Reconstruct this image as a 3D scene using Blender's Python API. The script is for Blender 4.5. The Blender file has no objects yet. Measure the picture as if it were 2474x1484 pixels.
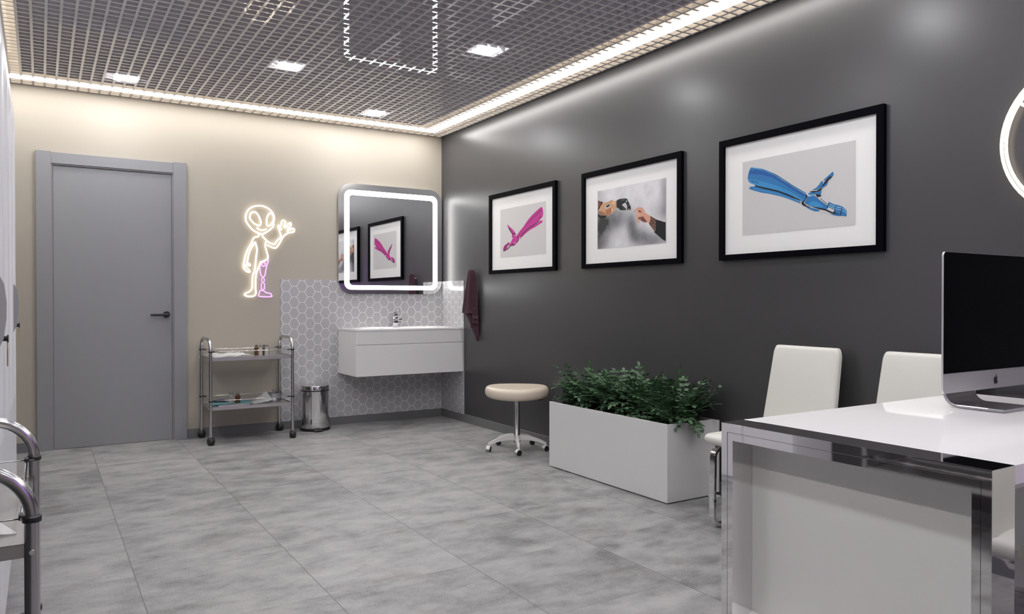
import bpy, bmesh, math, random
from mathutils import Vector, Matrix
random.seed(7)
sc = bpy.context.scene
COL = sc.collection

# ------------------------------------------------------------ camera, world, exposure
cam_data = bpy.data.cameras.new('camera')
cam_data.sensor_width = 36.0
cam_data.lens = 1824.99861 / 2474 * 36.0
cam_data.clip_start = 0.05
cam = bpy.data.objects.new('camera', cam_data)
COL.objects.link(cam)
cam.location = (-3.309002, -6.593278, 1.115767)
YAW, PITCH = 0.558023158, -0.00839679
cam.rotation_euler = (math.pi / 2 + PITCH, 0, -YAW)
sc.camera = cam
world = bpy.data.worlds.new('world')
sc.world = world
world.use_nodes = True
world.node_tree.nodes['Background'].inputs[0].default_value = (0.05, 0.05, 0.055, 1)
world.node_tree.nodes['Background'].inputs[1].default_value = 0.3
vs = sc.view_settings
vs.view_transform = 'Standard'
vs.look = 'None'
vs.gamma = 1.0
vs.use_curve_mapping = False
vs.exposure = 0.36
# strengths of the room's lamps, added downlights included
E_DOWN, E_STRIP, E_TAPE, E_MIRROR, E_NEON, E_PURPLE = 80.0, 14.5, 9.5, 8.0, 2.4, 1.25

# room: corner of back and right wall is the origin, x to the left is negative
XL, YF, H = -3.78, -8.2, 2.7

# ------------------------------------------------------------ materials
def s2l(c):
    c /= 255.0
    return c / 12.92 if c <= 0.04045 else ((c + 0.055) / 1.055) ** 2.4
def rgb(r, g, b): return (s2l(r), s2l(g), s2l(b), 1.0)
MATS = {}
def mat(name, col=(0.8, 0.8, 0.8, 1), rough=0.5, metal=0.0, spec=0.5, noise=None, bump=None, **kw):
    if name in MATS: return MATS[name]
    m = bpy.data.materials.new(name); m.use_nodes = True
    nt = m.node_tree; p = nt.nodes['Principled BSDF']
    p.inputs['Base Color'].default_value = col
    p.inputs['Roughness'].default_value = rough
    p.inputs['Metallic'].default_value = metal
    p.inputs['Specular IOR Level'].default_value = spec
    for k, v in kw.items():
        p.inputs[k.replace('_', ' ')].default_value = v
    if noise or bump:
        tc = nt.nodes.new('ShaderNodeTexCoord')
        nz = nt.nodes.new('ShaderNodeTexNoise')
        nz.inputs['Scale'].default_value = (noise or bump)[0]
        nz.inputs['Detail'].default_value = 4
        nt.links.new(tc.outputs['Object'], nz.inputs['Vector'])
        if noise:
            mx = nt.nodes.new('ShaderNodeMix'); mx.data_type = 'RGBA'
            a = noise[1]
            mx.inputs[6].default_value = tuple(c * (1 - a) for c in col[:3]) + (1,)
            mx.inputs[7].default_value = tuple(min(1, c * (1 + a)) for c in col[:3]) + (1,)
            nt.links.new(nz.outputs['Fac'], mx.inputs[0])
            nt.links.new(mx.outputs[2], p.inputs['Base Color'])
        if bump:
            b = nt.nodes.new('ShaderNodeBump')
            b.inputs['Strength'].default_value = bump[1]
            b.inputs['Distance'].default_value = 0.002
            nt.links.new(nz.outputs['Fac'], b.inputs['Height'])
            nt.links.new(b.outputs['Normal'], p.inputs['Normal'])
    MATS[name] = m
    return m
def emit(name, col, strength):
    if name in MATS: return MATS[name]
    m = bpy.data.materials.new(name); m.use_nodes = True
    nt = m.node_tree; nt.nodes.clear()
    o = nt.nodes.new('ShaderNodeOutputMaterial'); e = nt.nodes.new('ShaderNodeEmission')
    e.inputs[0].default_value = col; e.inputs[1].default_value = strength
    nt.links.new(e.outputs[0], o.inputs[0])
    MATS[name] = m
    return m

M_BEIGE = mat('beige_paint', (0.40, 0.366, 0.307, 1), 0.5, noise=(3.0, 0.02))
M_DARK = mat('charcoal_paint', (0.055, 0.0535, 0.056, 1), 0.31, noise=(3.0, 0.03))
M_DOOR = mat('grey_door_lacquer', (0.250, 0.250, 0.265, 1), 0.45)
M_SKIRT = mat('grey_skirting', (0.15, 0.15, 0.154, 1), 0.45)
M_BLACK = mat('black_plastic', (0.012, 0.012, 0.013, 1), 0.35)
M_RUBBER = mat('black_rubber', (0.010, 0.010, 0.011, 1), 0.5)
M_CHROME = mat('chrome', (0.72, 0.72, 0.73, 1), 0.05, 1.0)
M_STEEL = mat('brushed_steel', (0.50, 0.50, 0.51, 1), 0.22, 1.0)
M_TRAY = mat('steel_tray', (0.52, 0.51, 0.51, 1), 0.33, 1.0)
M_WHITE = mat('white_lacquer', (0.72, 0.72, 0.73, 1), 0.28)
M_VAN = mat('vanity_lacquer', (0.70, 0.695, 0.70, 1), 0.35)
M_CERAMIC = mat('white_ceramic', (0.82, 0.82, 0.82, 1), 0.08)
M_STAND = mat('stand_aluminium', (0.42, 0.41, 0.43, 1), 0.24, 0.95)
M_GLOSS = mat('gloss_white_desktop', (0.90, 0.895, 0.89, 1), 0.04)
M_PANEL = mat('desk_white_panel', (0.80, 0.79, 0.78, 1), 0.3)
M_LEATHER = mat('white_leather', (0.63, 0.62, 0.58, 1), 0.42, bump=(180, 0.12))
M_CREAM = mat('cream_leather', (0.60, 0.52, 0.43, 1), 0.33, bump=(180, 0.1))
M_LOCKER = mat('locker_enamel', (0.72, 0.72, 0.75, 1), 0.35)
M_HANDLE = mat('locker_handle_grey', (0.33, 0.33, 0.35, 1), 0.4)
M_BRASS = mat('brass', (0.62, 0.45, 0.17, 1), 0.3, 1.0)
M_PLANTER = mat('planter_metal', (0.71, 0.705, 0.705, 1), 0.42, 0.15)
M_SOIL = mat('dark_soil', (0.018, 0.014, 0.011, 1), 0.9, noise=(40, 0.5))
M_LEAF = mat('leaf_green', (0.060, 0.125, 0.060, 1), 0.5, noise=(14, 0.45))
M_STEM = mat('stem_green', (0.035, 0.085, 0.035, 1), 0.55)
M_TOWEL = mat('plum_terry', (0.075, 0.030, 0.045, 1), 0.95, noise=(260, 0.25), bump=(320, 0.6))
M_BAND = mat('plum_band', (0.12, 0.055, 0.078, 1), 0.7)
M_ALU = mat('aluminium', (0.56, 0.55, 0.57, 1), 0.34, 0.65)
M_SCREEN = mat('black_glass', (0.002, 0.002, 0.003, 1), 0.05, 0.0, 0.12)
M_FRAME = mat('black_picture_frame', (0.0015, 0.0015, 0.003, 1), 0.6, 0.0, 0.03)
M_MAT = mat('white_picture_mount', (0.78, 0.77, 0.76, 1), 0.5)
M_PAPER = mat('white_paper', (0.78, 0.78, 0.78, 1), 0.7)
M_TEAL = mat('teal_drape', (0.30, 0.60, 0.62, 1), 0.8, noise=(60, 0.12))
M_AMBER = mat('amber_glass', (0.085, 0.032, 0.010, 1), 0.15)
M_GLASS = mat('clear_glass', (0.93, 0.95, 0.95, 1), 0.03, Transmission_Weight=0.9, IOR=1.3)
M_PURPLEP = mat('purple_plastic', (0.10, 0.05, 0.42, 1), 0.3)
M_LATT = mat('lattice_grey', (0.68, 0.66, 0.67, 1), 0.02, 0.0, IOR=2.3)
M_BACKING = mat('lattice_backing', (0.60, 0.575, 0.60, 1), 0.7)
M_PLENUM = mat("plenum_grey", (0.30, 0.28, 0.29, 1), 0.8)
M_COVE = mat('cove_cream', (0.80, 0.71, 0.53, 1), 0.7)
M_TILE = mat('grey_hex_tile', (0.42, 0.415, 0.43, 1), 0.12, noise=(2.5, 0.05))
M_GROUT = mat('white_grout', (0.80, 0.80, 0.80, 1), 0.6)
M_MIRROR = mat('mirror_silver', (0.86, 0.87, 0.87, 1), 0.0, 1.0)
M_TUBEBACK = mat('neon_backing', (0.7, 0.68, 0.62, 1), 0.4)
L_DOWN = emit('downlight_glow', (0.97, 0.965, 1.0, 1), E_DOWN)
L_STRIP = emit('led_strip_glow', (1.0, 0.975, 0.95, 1), E_STRIP)
L_TAPE = emit('cove_tape_glow', (1.0, 0.90, 0.72, 1), E_TAPE)
L_MIRROR = emit('mirror_led_glow', (1.0, 0.99, 0.97, 1), E_MIRROR)
L_NEON = emit('warm_neon_glow', (1.0, 0.88, 0.70, 1), E_NEON)
L_PURPLE = emit('purple_neon_glow', (0.80, 0.42, 1.0, 1), E_PURPLE)
L_PURPLE2 = emit('purple_tube_glow', (0.45, 0.10, 1.0, 1), 12.0)

def floor_material():
    m = bpy.data.materials.new('stone_floor_tiles'); m.use_nodes = True
    nt = m.node_tree; N = nt.nodes; L = nt.links; p = N['Principled BSDF']
    tc = N.new('ShaderNodeTexCoord'); sep = N.new('ShaderNodeSeparateXYZ')
    L.new(tc.outputs['Object'], sep.inputs[0])
    def math_(op, a, b=None):
        n = N.new('ShaderNodeMath'); n.operation = op
        for i, v in enumerate((a, b)):
            if v is None: continue
            if isinstance(v, (int, float)): n.inputs[i].default_value = v
            else: L.new(v, n.inputs[i])
        return n.outputs[0]
    u = math_('DIVIDE', math_('ADD', sep.outputs[0], 2.99), 0.6065)
    v = math_('DIVIDE', math_('ADD', sep.outputs[1], 3.806), 0.6)
    iu, iv = math_('FLOOR', u), math_('FLOOR', v)
    fu, fv = math_('FRACT', u), math_('FRACT', v)
    # distance to the nearest joint in metres
    du = math_('MULTIPLY', math_('MINIMUM', fu, math_('SUBTRACT', 1.0, fu)), 0.6065)
    dv = math_('MULTIPLY', math_('MINIMUM', fv, math_('SUBTRACT', 1.0, fv)), 0.6)
    ju = math_('LESS_THAN', du, 0.0022)
    jv = math_('LESS_THAN', dv, 0.0020)
    joint = math_('MAXIMUM', ju, jv)
    cell = N.new('ShaderNodeCombineXYZ'); L.new(iu, cell.inputs[0]); L.new(iv, cell.inputs[1])
    wn = N.new('ShaderNodeTexWhiteNoise'); wn.noise_dimensions = '3D'; L.new(cell.outputs[0], wn.inputs['Vector'])
    # streaky cloud: each tile shows its own cut of one slab pattern
    comb = N.new('ShaderNodeCombineXYZ')
    L.new(math_('MULTIPLY', fu, 1.3), comb.inputs[0]); L.new(math_('MULTIPLY', fv, 2.1), comb.inputs[1])
    L.new(math_('MULTIPLY', wn.outputs['Value'], 37.0), comb.inputs[2])
    def noise(vec, scale, detail, rough=0.55):
        n = N.new('ShaderNodeTexNoise'); n.inputs['Scale'].default_value = scale
        n.inputs['Detail'].default_value = detail; n.inputs['Roughness'].default_value = rough
        L.new(vec, n.inputs['Vector']); return n.outputs['Fac']
    big = noise(comb.outputs[0], 2.0, 6, 0.6)
    st = N.new('ShaderNodeMapping'); st.inputs['Scale'].default_value = (1.0, 1.5, 1.0)
    L.new(tc.outputs['Object'], st.inputs[0])
    mid = noise(st.outputs[0], 7.0, 8, 0.7)
    fine = noise(st.outputs[0], 130.0, 3, 0.75)
    ramp = N.new('ShaderNodeValToRGB'); ramp.color_ramp.interpolation = 'LINEAR'
    e = ramp.color_ramp.elements
    e[0].position = 0.385; e[0].color = (0.120, 0.121, 0.127, 1)
    e[1].position = 0.635; e[1].color = (0.365, 0.357, 0.352, 1)
    k = e.new(0.5); k.color = (0.260, 0.258, 0.259, 1)
    tot = math_('ADD', math_('ADD', math_('MULTIPLY', big, 0.42), math_('MULTIPLY', mid, 0.28)), math_('MULTIPLY', fine, 0.30))
    tot = math_('ADD', tot, math_('MULTIPLY', math_('SUBTRACT', wn.outputs['Value'], 0.5), 0.05))
    L.new(tot, ramp.inputs[0])
    # brown stains
    stn = noise(st.outputs[0], 2.6, 5, 0.75)
    sr = N.new('ShaderNodeValToRGB'); sr.color_ramp.elements[0].position = 0.58; sr.color_ramp.elements[1].position = 0.74
    L.new(stn, sr.inputs[0])
    mx = N.new('ShaderNodeMix'); mx.data_type = 'RGBA'; mx.inputs[7].default_value = (0.15, 0.128, 0.112, 1)
    L.new(math_('MULTIPLY', sr.outputs[0], 0.7), mx.inputs[0]); L.new(ramp.outputs[0], mx.inputs[6])
    mj = N.new('ShaderNodeMix'); mj.data_type = 'RGBA'; mj.inputs[7].default_value = (0.10, 0.10, 0.10, 1)
    L.new(math_('MAXIMUM', math_('MULTIPLY', ju, 0.8), math_('MULTIPLY', jv, math_('ADD', 0.15, math_('MULTIPLY', wn.outputs['Value'], 0.45)))), mj.inputs[0]); L.new(mx.outputs[2], mj.inputs[6])
    L.new(mj.outputs[2], p.inputs['Base Color'])
    p.inputs['Roughness'].default_value = 0.5
    b = N.new('ShaderNodeBump'); b.inputs['Strength'].default_value = 0.15; b.inputs['Distance'].default_value = 0.002
    L.new(fine, b.inputs['Height']); L.new(b.outputs['Normal'], p.inputs['Normal'])
    return m
M_FLOOR = floor_material()

# ------------------------------------------------------------ mesh helpers
def box(bm, x0, x1, y0, y1, z0, z1, bevel=0.0, seg=2, mi=0):
    g = bmesh.ops.create_cube(bm, size=1.0)
    vs_ = g['verts']
    bmesh.ops.scale(bm, vec=(x1 - x0, y1 - y0, z1 - z0), verts=vs_)
    bmesh.ops.translate(bm, vec=((x0 + x1) / 2, (y0 + y1) / 2, (z0 + z1) / 2), verts=vs_)
    fs = list({f for v in vs_ for f in v.link_faces})
    for f in fs: f.material_index = mi
    if bevel > 0:
        es = list({e for v in vs_ for e in v.link_edges})
        bmesh.ops.bevel(bm, geom=es, offset=bevel, segments=seg, profile=0.5, affect='EDGES')
    return bm
def tube(bm, pts, r, n=12, closed=False, rx=None, cap=True, up=None, mi=0):
    """sweep a round (or r x rx flat oval / box) section along points"""
    P = [Vector(p) for p in pts]
    m = len(P); rings = []
    prev = None
    for i in range(m):
        a = P[(i - 1) % m] if (closed or i > 0) else P[i]
        b = P[(i + 1) % m] if (closed or i < m - 1) else P[i]
        t = (b - a).normalized()
        if prev is None:
            ref = Vector(up) if up else (Vector((0, 0, 1)) if abs(t.z) < 0.9 else Vector((1, 0, 0)))
            nrm = (ref - t * ref.dot(t)).normalized()
        else:
            nrm = (prev - t * prev.dot(t)).normalized()
        prev = nrm
        bi = t.cross(nrm)
        ring = []
        for k in range(n):
            an = 2 * math.pi * k / n
            ring.append(bm.verts.new(P[i] + nrm * (math.cos(an) * r) + bi * (math.sin(an) * (rx or r))))
        rings.append(ring)
    for i in range(m if closed else m - 1):
        A, B = rings[i], rings[(i + 1) % m]
        for k in range(n):
            f = bm.faces.new((A[k], A[(k + 1) % n], B[(k + 1) % n], B[k])); f.smooth = True; f.material_index = mi
    if cap and not closed:
        bm.faces.new(rings[0][::-1]).material_index = mi; bm.faces.new(rings[-1]).material_index = mi
    return bm
def flatbar(bm, pts, w, t, wdir):
    """rectangular bar w wide along wdir, t thick, swept in the plane perpendicular to wdir"""
    P = [Vector(p) for p in pts]; W = Vector(wdir).normalized(); rings = []
    for i in range(len(P)):
        a = P[max(0, i - 1)]; b = P[min(len(P) - 1, i + 1)]
        d = (b - a).normalized(); nn = d.cross(W).normalized()
        c = 0.22 * t
        prof = [(-w/2+c, -t/2), (w/2-c, -t/2), (w/2, -t/2+c), (w/2, t/2-c), (w/2-c, t/2), (-w/2+c, t/2), (-w/2, t/2-c), (-w/2, -t/2+c)]
        rings.append([bm.verts.new(P[i] + W * u + nn * v) for u, v in prof])
    for i in range(len(P) - 1):
        for k in range(8):
            f = bm.faces.new((rings[i][k], rings[i][(k+1) % 8], rings[i+1][(k+1) % 8], rings[i+1][k])); f.smooth = True
    bm.faces.new(rings[0][::-1]); bm.faces.new(rings[-1])
    return bm
def lathe(bm, prof, c=(0, 0, 0), n=32, sx=1.0, sy=1.0, mi=0):
    rings = []
    for r, z in prof:
        if r < 1e-6: rings.append([bm.verts.new((c[0], c[1], c[2] + z))])
        else: rings.append([bm.verts.new((c[0] + sx * r * math.cos(2*math.pi*k/n), c[1] + sy * r * math.sin(2*math.pi*k/n), c[2] + z)) for k in range(n)])
    for A, B in zip(rings, rings[1:]):
        for k in range(n):
            if len(A) == 1 and len(B) == 1: continue
            if len(A) == 1: f = bm.faces.new((A[0], B[(k+1) % n], B[k]))
            elif len(B) == 1: f = bm.faces.new((A[k], A[(k+1) % n], B[0]))
            else: f = bm.faces.new((A[k], A[(k+1) % n], B[(k+1) % n], B[k]))
            f.smooth = True; f.material_index = mi
    return bm
def cyl(bm, a, b, r, n=20, mi=0): return tube(bm, [a, b], r, n, mi=mi)
def arc(cx, cz, r, a0, a1, n=8): return [(cx + r * math.cos(a0 + (a1 - a0) * i / n), cz + r * math.sin(a0 + (a1 - a0) * i / n)) for i in range(n + 1)]
def rrect(x0, x1, z0, z1, r, n=8):
    q = math.pi / 2
    return arc(x1 - r, z1 - r, r, 0, q, n) + arc(x0 + r, z1 - r, r, q, 2*q, n) + arc(x0 + r, z0 + r, r, 2*q, 3*q, n) + arc(x1 - r, z0 + r, r, 3*q, 4*q, n)
def prism(bm, poly, fn, d0, d1, mi=0):
    """extrude a 2D outline; fn(u, v, d) gives the 3D point"""
    A = [bm.verts.new(fn(u, v, d0)) for u, v in poly]; B = [bm.verts.new(fn(u, v, d1)) for u, v in poly]
    n = len(poly); fs = [bm.faces.new(A), bm.faces.new(B[::-1])]
    for i in range(n): fs.append(bm.faces.new((A[i], B[i], B[(i+1) % n], A[(i+1) % n])))
    for f in fs: f.material_index = mi
    return bm
def ringprism(bm, outer, inner, fn, d0, d1):
    n = len(outer)
    V = [[bm.verts.new(fn(u, v, d)) for u, v in pl] for pl in (outer, inner) for d in (d0, d1)]
    o0, o1, i0, i1 = V
    for k in range(n):
        j = (k + 1) % n
        for q in ((o0[k], o0[j], o1[j], o1[k]), (i0[k], i1[k], i1[j], i0[j]), (o0[k], i0[k], i0[j], o0[j]), (o1[k], o1[j], i1[j], i1[k])): bm.faces.new(q)
    return bm
def smooth_path(pts, closed, sub=5):
    """Catmull-Rom through 2D points"""
    n = len(pts); out = []
    rng = range(n if closed else n - 1)
    g = lambda i: pts[i % n] if closed else pts[max(0, min(n - 1, i))]
    for i in rng:
        p0, p1, p2, p3 = g(i-1), g(i), g(i+1), g(i+2)
        for s in range(sub):
            t = s / sub
            out.append(tuple(0.5 * ((2*p1[k]) + (-p0[k]+p2[k])*t + (2*p0[k]-5*p1[k]+4*p2[k]-p3[k])*t*t + (-p0[k]+3*p1[k]-3*p2[k]+p3[k])*t**3) for k in (0, 1)))
    if not closed: out.append(pts[-1])
    return out
def NB(): return bmesh.new()
def obj(name, bm, mats, parent=None, smooth=None, at=None):
    """link the bmesh as one object; 'at' shifts world-built geometry into the parent's frame"""
    if at is not None: bmesh.ops.translate(bm, vec=-Vector(at), verts=bm.verts)
    bmesh.ops.recalc_face_normals(bm, faces=bm.faces)
    me = bpy.data.meshes.new(name); bm.to_mesh(me); bm.free()
    for m in (mats if isinstance(mats, (list, tuple)) else [mats]): me.materials.append(m)
    if smooth is not None:
        for pl in me.polygons: pl.use_smooth = True
        me.set_sharp_from_angle(angle=math.radians(smooth))
    o = bpy.data.objects.new(name, me); COL.objects.link(o)
    if parent: o.parent = parent
    return o
def tag(o, label, cat, group=None, kind=None):
    o['label'] = label; o['category'] = cat
    if group: o['group'] = group
    if kind: o['kind'] = kind
    return o
def thing(name, label, cat, loc=(0, 0, 0), rz=0.0, group=None):
    o = bpy.data.objects.new(name, None); COL.objects.link(o)
    o.empty_display_size = 0.1
    o.location = loc; o.rotation_euler = (0, 0, rz)
    return tag(o, label, cat, group)
def struct(name, bm, mats, parent=None, smooth=None):
    o = obj(name, bm, mats, parent, smooth)
    if parent is None: o['kind'] = 'structure'
    return o
def copy_tree(o, parent=None):
    c = o.copy(); COL.objects.link(c)
    if parent: c.parent = parent
    for ch in [x for x in COL.objects if x.parent == o]: copy_tree(ch, c)
    return c
def place(o, loc, rz, label):
    o.location = loc; o.rotation_euler = (0, 0, rz); o['label'] = label
    return o

# ------------------------------------------------------------ the setting
bm = NB(); box(bm, XL - 0.1, 0.1, YF - 0.1, 0.1, -0.1, 0.0); struct('floor', bm, M_FLOOR)
bm = NB(); box(bm, XL - 0.1, 0.1, 0.0, 0.1, 0.0, 3.0); struct('wall_back', bm, M_BEIGE)
bm = NB(); box(bm, 0.0, 0.1, YF, 0.0, 0.0, 3.0); struct('wall_right', bm, M_DARK)
bm = NB(); box(bm, XL - 0.1, XL, YF, 0.0, 0.0, 3.0); struct('wall_left', bm, M_DARK)
bm = NB(); box(bm, XL - 0.1, 0.1, YF - 0.1, YF, 0.0, 3.0); struct('wall_front', bm, M_BEIGE)
bm = NB(); box(bm, XL - 0.1, 0.1, YF - 0.1, 0.1, 3.0, 3.1); ceil = struct('ceiling', bm, M_PLENUM)
# open-cell lattice hanging under the slab
bm = NB(); P_, W_ = 0.0709, 0.0145
x = -3.418 - P_ * 5
while x < -0.005:
    if x > XL + 0.005: box(bm, x - W_/2, x + W_/2, YF, 0.0, 2.70, 2.735)
    x += P_
y = -0.002
while y > YF:
    box(bm, XL, 0.0, y - W_/2, y + W_/2, 2.7004, 2.7346)
    y -= P_
obj('lattice_grid', bm, M_LATT, ceil)
bm = NB(); box(bm, XL + 0.3545, -0.3545, YF, -0.3545, 2.7352, 2.7392); obj('lattice_backing', bm, M_BACKING, ceil)
# cream trough over the edge of the lattice that houses the led strip
bm = NB(); TW = 0.3545
for (a, b, c_, d) in ((-TW, 0, YF, 0), (XL, XL + TW, YF, 0), (XL + TW, -TW, -TW, 0)):
    box(bm, a, b, c_, d, 2.87, 2.882)
box(bm, -TW - 0.006, -TW + 0.002, YF, -TW, 2.7354, 2.88)
box(bm, XL + TW - 0.002, XL + TW + 0.006, YF, -TW, 2.7354, 2.88)
box(bm, XL + TW, -TW, -TW - 0.006, -TW + 0.002, 2.7354, 2.88)
struct('trim_1', bm, M_COVE)
# skirting
bm = NB(); box(bm, XL, -3.336, -0.012, 0.0, 0, 0.072, 0.001, 1); box(bm, -2.306, 0, -0.012, 0, 0, 0.072, 0.001, 1)
struct('baseboard_back', bm, M_SKIRT)
bm = NB(); box(bm, -0.012, 0.0, YF, -0.012, 0, 0.072, 0.001, 1); struct('baseboard_right', bm, M_SKIRT)
bm = NB(); box(bm, XL, XL + 0.012, YF, -0.012, 0, 0.072, 0.001, 1); struct('baseboard_left', bm, M_SKIRT)
# door casing and leaf
bm = NB()
box(bm, -3.336, -3.240, -0.026, 0, 0, 2.226, 0.0015, 1)
box(bm, -2.402, -2.306, -0.026, 0, 0, 2.226, 0.0015, 1)
box(bm, -3.2405, -2.4015, -0.022, 0, 2.138, 2.221, 0.0015, 1)
box(bm, -3.2405, -3.230, -0.015, 0, 0, 2.138); box(bm, -2.412, -2.4015, -0.015, 0, 0, 2.138); box(bm, -3.23, -2.412, -0.015, 0, 2.129, 2.138)
struct('trim_2', bm, M_DOOR)
bm = NB(); box(bm, -3.227, -2.415, -0.005, 0.0, 0.004, 2.124, 0.001, 1); door = struct('door_1', bm, M_DOOR)
bm = NB()
cyl(bm, (-2.455, -0.004, 1.005), (-2.455, -0.016, 1.005), 0.026, 28)
cyl(bm, (-2.455, -0.016, 1.005), (-2.455, -0.05, 1.005), 0.011, 16)
box(bm, -2.575, -2.444, -0.062, -0.044, 0.994, 1.013, 0.006, 3)
obj('door_handle', bm, M_BLACK, door, smooth=35)

# hexagonal tile panels in the corner
def clip(poly, ax, val, keep_less):
    out = []
    for i in range(len(poly)):
        a, b = poly[i], poly[(i + 1) % len(poly)]
        ia = (a[ax] <= val) == keep_less; ib = (b[ax] <= val) == keep_less
        if ia: out.append(a)
        if ia != ib:
            t = (val - a[ax]) / (b[ax] - a[ax]); q = [a[0] + (b[0]-a[0])*t, a[1] + (b[1]-a[1])*t]; q[ax] = val; out.append(tuple(q))
    return out
def hexes(bm, u0, u1, z0, z1, uc, fn):
    hw, e, hh, g = 0.0470, 0.0225, 0.0467, 0.0023
    pitch = hw + e; i = -40
    while i < 60:
        cu = uc + i * pitch
        for j in range(-2, 20):
            cz = 1.2415 - j * 2 * hh + (hh if i % 2 else 0)
            pl = [(cu - hw + g*1.15, cz), (cu - e + g*0.6, cz - hh + g), (cu + e - g*0.6, cz - hh + g), (cu + hw - g*1.15, cz), (cu + e - g*0.6, cz + hh - g), (cu - e + g*0.6, cz + hh - g)]
            for ax, v, l in ((0, u0, False), (0, u1, True), (1, z0, False), (1, z1, True)):
                if pl: pl = clip(pl, ax, v, l)
            if len(pl) >= 3:
                ar = sum(pl[k][0]*pl[(k+1) % len(pl)][1] - pl[(k+1) % len(pl)][0]*pl[k][1] for k in range(len(pl)))
                if abs(ar) > 1e-6:
                    f = bm.faces.new([bm.verts.new(fn(a, b)) for a, b in pl]); f.material_index = 0
        i += 1
bm = NB()
box(bm, -1.551, 0.0, -0.0065, 0, 0.072, 1.302, mi=1)
box(bm, -0.0065, 0.0, -0.461, -0.0066, 0.072, 1.302, mi=1)
for f in bm.faces:
    f.normal_update(); f.material_index = 1 if (f.normal.y < -0.9 and f.calc_area() > 0.05) or (f.normal.x < -0.9 and f.calc_area() > 0.05) else 0
hexes(bm, -1.5508, -0.0068, 0.073, 1.3018, -1.504, lambda u, z: (u, -0.0071, z))
hexes(bm, 0.0068, 0.4608, 0.073, 1.3018, 0.037, lambda u, z: (-0.0071, -u, z))
o = struct('trim_3', bm, [M_TILE, M_GROUT])

# ------------------------------------------------------------ lamps
def downlight_mesh():
    t = thing('ceiling_downlight', '', 'ceiling light')
    bm = NB(); s = 0.072
    prism(bm, rrect(-s, s, -s, s, 0.004, 2), lambda u, v, d: (u, v, d), -0.004, -0.001)
    obj('diffuser', bm, L_DOWN, t)
    bm = NB(); box(bm, -s - 0.001, s + 0.001, -s - 0.001, s + 0.001, -0.001, 0.0345)
    obj('housing', bm, M_WHITE, t)
    return t
d0 = downlight_mesh()
spots = [(-2.79, -0.57, 'square ceiling downlight above the grey door, leftmost of those lit'),
         (-0.91, -0.56, 'square ceiling downlight nearest the corner above the washbasin'),
         (-1.88, -1.455, 'square ceiling downlight in the middle of the lattice, between door and washbasin'),
         (-0.915, -2.44, 'square ceiling downlight nearest the long dark wall, rightmost and largest')]
far = [(-2.79, -2.44), (-1.88, -3.35), (-2.79, -4.25), (-0.915, -4.25), (-1.88, -5.2), (-2.79, -6.1), (-0.915, -6.1), (-1.88, -7.0), (-0.915, -5.2), (-2.79, -5.2)]  # last pair is off the staggered pattern, added unseen to brighten the desk
for i, sp in enumerate(spots):
    o = d0 if i == 0 else copy_tree(d0)
    place(o, (sp[0], sp[1], H), 0, sp[2])
for fx, fy in far:
    o = place(copy_tree(d0), (fx, fy, H), 0, 'unseen square ceiling downlight further forward over the room, above the picture edge')
    o['group'] = 'downlights over the front of the room'
t = thing('led_strip_light', 'long white led strip running round the edge of the lattice ceiling', 'strip light', (0, 0, H))
bm = NB(); a, b = -0.240, -0.152
box(bm, XL - b, b, a, b, -0.0018, -0.0008)
box(bm, a, b, YF + 0.2, a, -0.0018, -0.0008)
box(bm, XL - b, XL - a, YF + 0.2, b, -0.0018, -0.0008)
obj('diffuser', bm, L_STRIP, t)
bm = NB()
for (x0, x1, y0, y1) in ((XL + 0.17, -0.17, -0.30, -0.28), (XL + 0.10, -0.10, -0.09, -0.07), (-0.30, -0.28, YF + 0.2, -0.28), (-0.09, -0.07, YF + 0.2, -0.1), (XL + 0.28, XL + 0.30, YF + 0.2, -0.28), (XL + 0.07, XL + 0.09, YF + 0.2, -0.1)):
    box(bm, x0, x1, y0, y1, 0.164, 0.169)
obj('upper_led_tape', bm, L_TAPE, t)

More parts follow.
